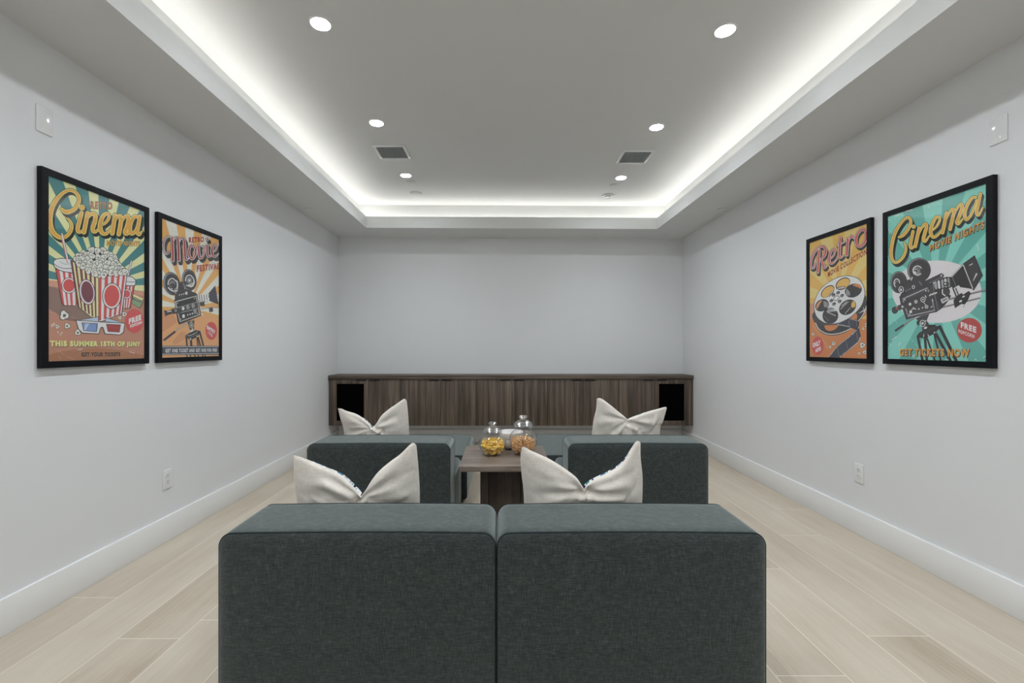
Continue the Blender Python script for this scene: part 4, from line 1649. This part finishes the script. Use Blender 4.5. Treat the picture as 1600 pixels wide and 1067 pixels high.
MOV = [([(205, 578), (178, 605), (148, 570), (134, 500), (142, 430), (175, 378), (220, 362), (252, 382)], [40, 26, 24, 28, 30, 26, 22, 22], False),
       ([(250, 375), (260, 520), (264, 695)], [36, 42, 46], False),
       ([(258, 440), (295, 378), (328, 382), (336, 480), (342, 540), (346, 690)], [18, 26, 36, 42, 44, 46], False),
       ([(345, 440), (378, 388), (412, 392), (424, 480), (430, 610), (445, 680), (480, 660)], [18, 26, 36, 42, 42, 36, 20], False),
       ([(530, 480), (568, 520), (576, 585), (552, 650), (520, 668), (488, 620), (484, 545), (505, 490)], [32, 36, 38, 34, 34, 38, 38, 34], True),
       ([(618, 488), (620, 590), (636, 650), (668, 640), (694, 565), (692, 500), (668, 490)], [36, 40, 36, 30, 28, 28, 24], False),
       ([(734, 472), (734, 565), (748, 630), (782, 622), (808, 575)], [36, 38, 34, 26, 20], False),
       ([(800, 570), (846, 545), (868, 495), (846, 466), (815, 488), (798, 550), (814, 615), (850, 630), (892, 590)], [22, 26, 28, 28, 34, 40, 38, 30, 20], False)]
P.script(MOV, 'dred', 'light', 'char', 'char', (26, 44), 16, 12, [(738, 388, 22)])
P.text('RETRO', (483, 447), (690, 430), 84, 'dred', 0.03)
P.text('FESTIVAL', (592, 850), (903, 806), 96, 'dred', 0.03)
framed(P, 'framed poster of a black film camera on orange rays on the left wall', 'l', 2.572, 1.471)

# ---- right wall, farther: film reel
P = Art(PWD, PHT, [(1265.2, 380.6), (1356.8, 350.2), (1358.0, 560.9), (1265.8, 558.3)])
A, B, C = (1255, 335, 8.892), (1255, 420, 13.333), (1255, 490, 13.333)
P.local([(0, 0), (PWD, 0), (PWD, PHT), (0, PHT)], 'ochre')
P.z(*B).rays(760, 640, 12, 'ochrelight', 8.0, 0.5)
P.poly([(100, 735), (1450, 690), (1450, 900), (1200, 1050), (1450, 1060), (1450, 1950), (100, 1950)], 'ochredark')
P.poly([(150, 735), (260, 732), (300, 1100), (150, 1060)], 'brownlight')
# lower flange
P.blob([(235, 900), (262, 1160), (345, 1300), (480, 1380), (640, 1398), (820, 1365), (980, 1290), (1150, 1140), (1290, 975), (1352, 800), (1345, 660), (1290, 540), (900, 500)], 'char')
P.z(*C)
P.stroke([(265, 205), (340, 335), (480, 418), (620, 438), (800, 410), (960, 345), (1060, 285)], 17, 'light')
P.stroke([(1170, 165), (1250, 70), (1308, -40), (1340, -150)], 16, 'light')
P.blob([(458, 258), (600, 248), (745, 248), (680, 335), (570, 372), (490, 342)], 'ochredark')
P.z(*B)
P.poly([(1005, 1030), (1060, 970), (1125, 918), (1152, 985), (1140, 1065), (1060, 1055)], 'ochredark')
RL = [(1000, 150), (1190, 220), (1300, 400), (1308, 600), (1240, 790), (1090, 960), (900, 1095), (740, 1150), (560, 1168), (400, 1112), (275, 1000), (226, 830), (240, 680), (330, 480), (480, 325), (680, 205), (850, 155)]
P.blob(RL, 'black')
cx, cy = 765, 660
P.blob([(cx + (x - cx) * .978, cy + (y - cy) * .978) for x, y in RL], 'silver')
P.stroke([(270, 1000), (400, 1108), (560, 1150), (740, 1132), (900, 1075), (1090, 942), (1240, 770), (1296, 600)], 6, 'char')


def hole(x, y, rx, ry, ang, col):
    P.ell(x, y, rx, ry, 'black', ang)
    P.ell(x + 4, y + 6, rx * .91, ry * .89, col, ang)


hole(842, 318, 168, 112, -34, 'ochre')
hole(520, 480, 168, 100, -40, 'ochre')
hole(402, 768, 152, 122, -30, 'char')
hole(1065, 460, 186, 138, -22, 'char')
hole(945, 808, 196, 144, -34, 'char')
hole(580, 985, 168, 165, -34, 'char')
P.blob([(1050, 350), (1130, 322), (1210, 340), (1222, 420), (1160, 390)], 'ochredark')
P.blob([(1025, 740), (1060, 680), (1105, 720), (1100, 800), (1030, 810)], 'ochre')
P.blob([(280, 770), (330, 700), (400, 660), (350, 760), (290, 850)], 'tanshade')
P.poly([(695, 420), (750, 378), (905, 372), (880, 420), (760, 455)], 'char')
P.poly([(515, 585), (600, 490), (660, 440), (650, 500), (560, 590)], 'char')
for k in range(4):
    P.stroke([(905 + k * 26, 570 - k * 4), (930 + k * 18, 430 + k * 20)], 9, 'light', curve=False)
    P.stroke([(455 + k * 20, 800), (440 + k * 24, 680 + k * 8)], 8, 'light', curve=False)
    P.stroke([(500 + k * 12, 905 - k * 22), (720, 880 - k * 8)], 9, 'light', curve=False)
    P.stroke([(720 + k * 8, 438 - k * 14), (880, 398 - k * 3)], 6, 'light', curve=False)
P.stroke([(535, 580), (640, 470)], 12, 'light', curve=False)
P.stroke([(790, 850), (965, 690)], 9, 'light', curve=False)
P.stroke([(820, 780), (930, 690)], 12, 'light', curve=False)
P.stroke([(890, 945), (1000, 820)], 10, 'light', curve=False)
P.stroke([(500, 900), (690, 985)], 12, 'light', curve=False)
P.stroke([(450, 990), (540, 1090)], 10, 'gray', curve=False)
P.ring(706, 620, 70, 52, 'black', 12, -34)
for x, y in ((742, 507), (646, 551), (826, 565), (600, 672), (776, 686), (657, 740)):
    P.ell(x, y, 42, 31, 'black', -34, 18)
    P.ell(x - 5, y + 8, 20, 13, 'gray', -34, 14)
P.stroke([(1180, 935), (1300, 870), (1355, 830)], [4, 26, 4], 'white')
P.stroke([(1280, 810), (1310, 930)], [10, 10], 'white', curve=False)
P.z(*C)
P.poly([(725, 228), (975, 105), (1165, 155), (1192, 185), (1186, 285), (1140, 345), (1005, 298)], 'black')
P.poly([(745, 232), (978, 118), (1150, 165), (1160, 280), (1128, 328), (1008, 285)], 'navy')
P.poly([(1128, 335), (1182, 262), (1230, 480), (1184, 600), (1005, 752), (785, 925), (548, 920), (735, 680), (995, 475)], 'black')
P.poly([(1135, 350), (1170, 300), (1215, 485), (1172, 585), (995, 735), (775, 915), (575, 915), (748, 690), (1005, 488)], 'navy')
P.stroke([(970, 150), (988, 265)], 9, 'gray', curve=False)
P.stroke([(1135, 175), (1150, 265)], 9, 'gray', curve=False)
P.stroke([(985, 112), (1155, 158)], 7, 'light', curve=False)
P.stroke([(1140, 410), (1165, 560)], 9, 'gray', curve=False)
P.stroke([(920, 590), (950, 725)], 9, 'gray', curve=False)
P.stroke([(735, 735), (768, 890)], 9, 'gray', curve=False)


def perfs(pts, n):
    Q = [tuple(v) for v in P.smooth(pts, False, 12)]
    L = [0]
    for a, b in zip(Q[:-1], Q[1:]):
        L.append(L[-1] + math.hypot(b[0] - a[0], b[1] - a[1]))
    w = P.lay()
    for k in range(n):
        q = L[-1] * (k + .5) / n
        i = max(j for j in range(len(L)) if L[j] <= q)
        P.ell(Q[i][0], Q[i][1], 9, 10, 'white', 0, 8, w)


perfs([(735, 236), (860, 255), (1005, 285)], 13)
perfs([(1140, 350), (1000, 478), (740, 690), (560, 905)], 36)
perfs([(1215, 500), (1178, 592), (1000, 742), (782, 912)], 30)
P.stroke([(1165, 320), (1182, 275)], 8, 'white', curve=False)
for i, (x, y, r) in enumerate([(653, 628, 44), (577, 702, 30), (212, 437, 32), (1280, 316, 30), (1350, 246, 44), (1264, 662, 62), (1312, 812, 44), (1196, 838, 30)]):
    P.kernel(x, y, r, i, True)
P.scratches([((220, 260), (380, 480)), ((400, 520), (545, 745))], 'ochrelight', 6)
P.ell(315, 680, 122, 192, 'red')
P.text('ONLY', (205, 728), (376, 664), 108, 'white', 0.07)
P.text('HITS', (268, 828), (382, 778), 84, 'white', 0.07)
P.z(*A)
RET = [([(168, 690), (152, 745), (122, 752), (106, 700), (122, 610), (165, 525), (225, 465), (285, 455), (316, 495), (310, 560), (270, 615), (240, 630)], [30, 26, 28, 32, 34, 32, 28, 34, 42, 40, 30, 22], False),
       ([(228, 500), (216, 650), (208, 810)], [36, 40, 40], False),
       ([(252, 630), (278, 690), (302, 748), (338, 720)], [30, 38, 34, 20], False),
       ([(372, 628), (425, 585), (448, 520), (425, 490), (388, 535), (368, 615), (380, 680), (425, 680), (480, 620)], [22, 26, 28, 28, 34, 40, 36, 28, 18], False),
       ([(525, 325), (516, 450), (510, 545), (525, 605), (568, 580)], [34, 40, 40, 34, 20], False),
       ([(482, 442), (582, 392)], [18, 18], False),
       ([(628, 345), (624, 460), (618, 570)], [36, 40, 40], False),
       ([(628, 440), (652, 350), (685, 308), (708, 335)], [18, 28, 34, 30], False),
       ([(845, 215), (882, 255), (888, 335), (850, 420), (795, 455), (755, 420), (745, 345), (780, 260)], [36, 40, 42, 36, 34, 40, 42, 36], True)]
P.script(RET, 'red', 'light', 'char', 'char', (14, 30), 14, 12)
P.text('MOVIE COLLECTION', (350, 880), (898, 560), 78, 'brickred', 0.02)
framed(P, 'framed poster of a silver film reel on ochre ground reading RETRO on the right wall', 'r', 2.6415, 1.4615, 0.957, 0.994)

# ---- right wall, nearer: film camera on teal rays
P = Art(PWD, PHT, [(1387.8, 339.3), (1542.7, 287.5), (1544.1, 565.8), (1389.2, 562.1)])
A, B, C = (1375, 265, 8.205), (1375, 385, 8.205), (1375, 450, 8.205)
P.local([(0, 0), (PWD, 0), (PWD, PHT), (0, PHT)], 'aqua')
P.z(*B).rays(740, 560, 13, 'aqualight', 3.0, 0.5)
P.ell(740, 588, 572, 402, 'disc', 0, 56)
P.stroke([(455, 925), (300, 1030)], 18, 'char', curve=False)
P.stroke([(455, 922), (300, 1027)], 5, 'light', curve=False)
P.z(*C)
P.stroke([(310, 490), (215, 556)], 28, 'char', curve=False)
for a, b, w in (((500, 630), (565, 950), 32), ((592, 650), (620, 950), 34), ((620, 655), (725, 950), 24), ((712, 600), (800, 950), 26), ((735, 600), (925, 950), 38), ((782, 505), (1000, 950), 42)):
    P.stroke([a, b], w, 'black', curve=False)
P.z(*B)


def camreel(cx, cy, rx, ry):
    P.ell(cx, cy, rx, ry, 'black')
    P.ell(cx, cy, rx * .95, ry * .95, 'gray')
    P.ell(cx + rx * .05, cy + ry * .03, rx * .90, ry * .92, 'char')
    P.ring(cx, cy, rx * .62, ry * .62, 'black', 5)


camreel(250, 468, 110, 142)
camreel(510, 310, 152, 158)
P.poly([(270, 640), (320, 540), (360, 440), (420, 420), (560, 450), (620, 440), (700, 470), (640, 520)], 'char')
P.poly([(610, 440), (800, 350), (832, 372), (825, 412), (640, 495)], 'char')
P.stroke([(640, 480), (815, 398)], 6, 'gray', curve=False)
P.ell(798, 382, 10, 12, 'light')
P.ring(225, 478, 42, 58, 'light', 12)
P.ring(222, 482, 26, 34, 'gray', 8)
P.ell(212, 486, 12, 14, 'white')
P.stroke([(235, 500), (285, 565)], 66, 'char', curve=False)
P.ring(282, 562, 34, 42, 'light', 9)
P.ell(280, 565, 14, 16, 'white')
P.ring(490, 318, 64, 66, 'light', 14)
P.poly([(500, 320), (580, 260), (590, 400)], 'char')
P.ring(480, 326, 46, 50, 'gray', 12)
P.ring(470, 332, 34, 36, 'light', 7)
P.ell(460, 344, 17, 18, 'white')
P.stroke([(425, 405), (412, 440)], 13, 'light', curve=False)
P.stroke([(515, 460), (545, 505)], 10, 'gray', curve=False)
P.ring(440, 530, 20, 24, 'light', 9)
for x in (345, 372, 398):
    P.ell(x, 580 - (x - 345) * .5, 8, 10, 'gray')
P.poly([(258, 655), (300, 610), (630, 490), (690, 475), (720, 545), (800, 560), (925, 640), (900, 690), (822, 792), (740, 850), (640, 870), (350, 950), (318, 860), (280, 760)], 'black')
P.poly([(268, 662), (305, 620), (630, 500), (680, 490), (725, 690), (815, 785), (735, 842), (640, 862), (358, 938), (325, 855), (290, 755)], 'char')
P.stroke([(690, 500), (760, 830)], 6, 'gray', curve=False)
P.stroke([(315, 722), (306, 682), (622, 540), (634, 585)], 15, 'steel', curve=False)
P.stroke([(345, 808), (372, 905), (715, 828), (682, 690)], 15, 'steel', curve=False)
P.poly([(235, 770), (320, 738), (335, 800), (245, 835)], 'char')
P.stroke([(300, 745), (640, 615)], 5, 'black', curve=False)
P.stroke([(340, 805), (640, 700)], 5, 'black', curve=False)
P.ell(202, 828, 40, 46, 'black')
P.ell(205, 826, 30, 36, 'char')
P.ell(228, 805, 18, 18, 'brickred')
for x, y, r in ((565, 690, 32), (474, 718, 20), (300, 783, 14), (610, 782, 22)):
    P.ring(x, y, r, r * 1.1, 'light', 8)
    P.ell(x, y, r * .3, r * .35, 'light')
for x, y, r in ((398, 750, 17), (408, 848, 18), (330, 693, 8), (600, 576, 9), (390, 880, 8), (512, 812, 9), (558, 795, 9), (690, 700, 8)):
    P.ell(x, y, r, r * 1.1, 'light')
P.stroke([(592, 640), (606, 662)], 12, 'white', curve=False)
P.stroke([(570, 720), (598, 760)], 7, 'light', curve=False)
P.stroke([(440, 795), (470, 815)], 12, 'light', curve=False)
P.stroke([(420, 820), (452, 800)], 10, 'light', curve=False)
P.stroke([(670, 790), (685, 775)], 10, 'light', curve=False)
for k in range(3):
    P.stroke([(650 + k * 34, 640 - k * 14), (670 + k * 34, 620 - k * 10)], 16, 'light', curve=False)
P.poly([(702, 490), (730, 455), (860, 398), (935, 398), (945, 520), (850, 570), (730, 560)], 'black')
for i, (x, c) in enumerate(((725, 'steel'), (765, 'light'), (810, 'steel'), (850, 'light'), (890, 'gray'))):
    P.stroke([(x, 470 - i * 12), (x + 8, 545 - i * 8)], 28, c, curve=False)
    P.stroke([(x + 16, 460 - i * 12), (x + 26, 545 - i * 8)], 6, 'black', curve=False)
P.ell(860, 490, 40, 30, 'char')
P.ell(850, 488, 12, 12, 'white')
P.ell(855, 590, 56, 62, 'black')
P.ell(858, 590, 44, 50, 'char')
P.stroke([(815, 560), (815, 610), (850, 640)], 14, 'light')
P.poly([(790, 690), (880, 648), (900, 690), (815, 742)], 'light')
P.poly([(803, 694), (872, 662), (882, 686), (820, 724)], 'gray')
P.poly([(905, 410), (940, 388), (992, 520), (955, 545), (925, 520)], 'black')
P.poly([(928, 388), (1072, 232), (1224, 120), (1332, 380), (1216, 574), (1188, 552), (992, 522)], 'black')
P.poly([(1085, 245), (1218, 140), (1318, 380), (1214, 555)], 'char')
P.stroke([(1080, 248), (1202, 548)], 11, 'light', curve=False)
P.stroke([(934, 396), (1075, 242)], 9, 'light', curve=False)
P.stroke([(938, 396), (985, 512)], 7, 'gray', curve=False)
P.stroke([(1160, 250), (1198, 228)], 10, 'light', curve=False)
P.stroke([(1250, 360), (1205, 450)], [20, 6], 'light', curve=False)
P.ell(1018, 520, 18, 12, 'white')
P.stroke([(948, 540), (992, 650)], 20, 'char', curve=False)
P.stroke([(985, 545), (1026, 645)], 16, 'char', curve=False)
P.stroke([(968, 545), (1010, 645)], 6, 'light', curve=False)
P.stroke([(905, 682), (1400, 555)], 24, 'char', curve=False)
P.stroke([(905, 678), (1400, 551)], 6, 'light', curve=False)
P.stroke([(825, 785), (1290, 668)], 20, 'char', curve=False)
P.stroke([(825, 781), (1290, 664)], 5, 'light', curve=False)
P.poly([(955, 700), (1000, 640), (1062, 602), (1078, 625), (1150, 578), (1178, 605), (1145, 690), (1110, 740), (1088, 790), (1068, 740), (975, 800)], 'black')
P.ell(1085, 650, 20, 9, 'light', -30)
P.ell(1048, 710, 22, 12, 'white', -30)
P.ell(1088, 760, 12, 12, 'light')
P.poly([(470, 935), (540, 900), (650, 870), (615, 960), (668, 1045), (640, 1100), (560, 1100), (545, 985)], 'char')
P.ell(508, 990, 24, 32, 'black')
P.ring(562, 996, 38, 44, 'light', 8)
P.ell(562, 996, 14, 17, 'white')
P.ell(600, 965, 8, 9, 'light')
P.z(*C)
P.poly([(488, 625), (520, 580), (600, 545), (650, 480), (720, 478), (745, 500), (790, 492), (775, 530), (720, 590), (600, 655), (520, 648)], 'black')
P.poly([(515, 605), (600, 565), (720, 495), (740, 520), (610, 600), (530, 622)], 'char')
P.ell(600, 520, 22, 14, 'light', -20)
P.stroke([(580, 605), (575, 635)], 9, 'light', curve=False)
P.stroke([(630, 605), (645, 630)], 9, 'light', curve=False)
P.ell(715, 580, 10, 11, 'light')
P.ell(1162, 547, 160, 158, 'badge')
P.text('FREE', (1052, 515), (1250, 584), 80, 'white', 0.04)
P.text('POPCORN', (1024, 582), (1226, 652), 48, 'white', 0.02)
P.text('GET TICKETS NOW', (278, 888), (1176, 900), 98, 'black', 0.05)
P.text('GET TICKETS NOW', (268, 880), (1166, 890), 96, 'orange2', 0.03)
P.scratches([((205, 420), (235, 470)), ((410, 660), (455, 700)), ((470, 720), (510, 770)), ((1260, 200), (1290, 190))], 'aqualight', 7)
P.scratches([((170, 680), (230, 630)), ((130, 720), (160, 745)), ((255, 745), (285, 705)), ((430, 890), (465, 860)), ((445, 910), (460, 880)), ((1230, 915), (1260, 930)), ((1340, 900), (1380, 870)), ((850, 925), (900, 930))], 'light', 9)
P.z(*A)
P.scratches([((1255, 960), (1275, 1040)), ((620, 470), (640, 490)), ((110, 640), (140, 660)), ((120, 770), (135, 830)), ((330, 540), (420, 520)), ((200, 600), (260, 580))], 'light', 9)
CI2 = [([(252, 872), (300, 850), (355, 790), (395, 720), (402, 660), (372, 620), (322, 640), (258, 715), (200, 820), (166, 940), (150, 1060), (160, 1145), (198, 1195), (250, 1185), (305, 1130), (338, 1055), (340, 990), (312, 935)],
        [30, 42, 42, 40, 38, 36, 36, 40, 44, 46, 46, 42, 38, 36, 36, 36, 32, 18], False),
       ([(432, 800), (412, 900), (398, 985), (420, 1012), (478, 955)], [40, 44, 44, 36, 24], False),
       ([(512, 755), (488, 870), (462, 990)], [42, 46, 46], False),
       ([(490, 870), (540, 760), (590, 702), (606, 740), (582, 830), (566, 905), (592, 925), (640, 860)], [24, 32, 40, 44, 46, 44, 34, 22], False),
       ([(675, 790), (735, 735), (775, 655), (765, 610), (720, 630), (675, 720), (660, 810), (690, 870), (745, 850), (806, 785)], [24, 30, 34, 34, 40, 48, 48, 42, 34, 22], False),
       ([(862, 560), (838, 690), (812, 815)], [42, 46, 46], False),
       ([(838, 690), (888, 575), (938, 512), (958, 545), (934, 660), (908, 770)], [24, 32, 40, 44, 46, 46], False),
       ([(934, 645), (985, 525), (1040, 452), (1062, 485), (1028, 600), (995, 680), (1018, 700), (1068, 640)], [24, 32, 40, 44, 46, 44, 36, 22], False),
       ([(1235, 362), (1190, 370), (1130, 455), (1095, 565), (1112, 645), (1160, 612), (1215, 505), (1245, 400)], [36, 38, 44, 48, 42, 36, 32, 30], False),
       ([(1296, 318), (1268, 450), (1248, 560), (1275, 588), (1328, 490)], [40, 44, 44, 34, 20], False)]
P.script(CI2, 'gold', 'goldlight', 'black', 'black', (22, 34), 16, 13, [(440, 737, 26)])
P.text('MOVIE NIGHTS', (652, 1068), (1352, 768), 100, 'black', 0.05, 0.05)
P.text('MOVIE NIGHTS', (650, 1060), (1345, 760), 96, 'brickred', 0.03, 0.05)
P.text('MOVIE NIGHTS', (650, 1059), (1345, 759), 94, 'gold', 0.0, 0.05)
framed(P, 'framed poster of a black film camera on teal rays reading CINEMA on the right wall', 'r', 1.983, 1.4627, 0.983, 0.989)
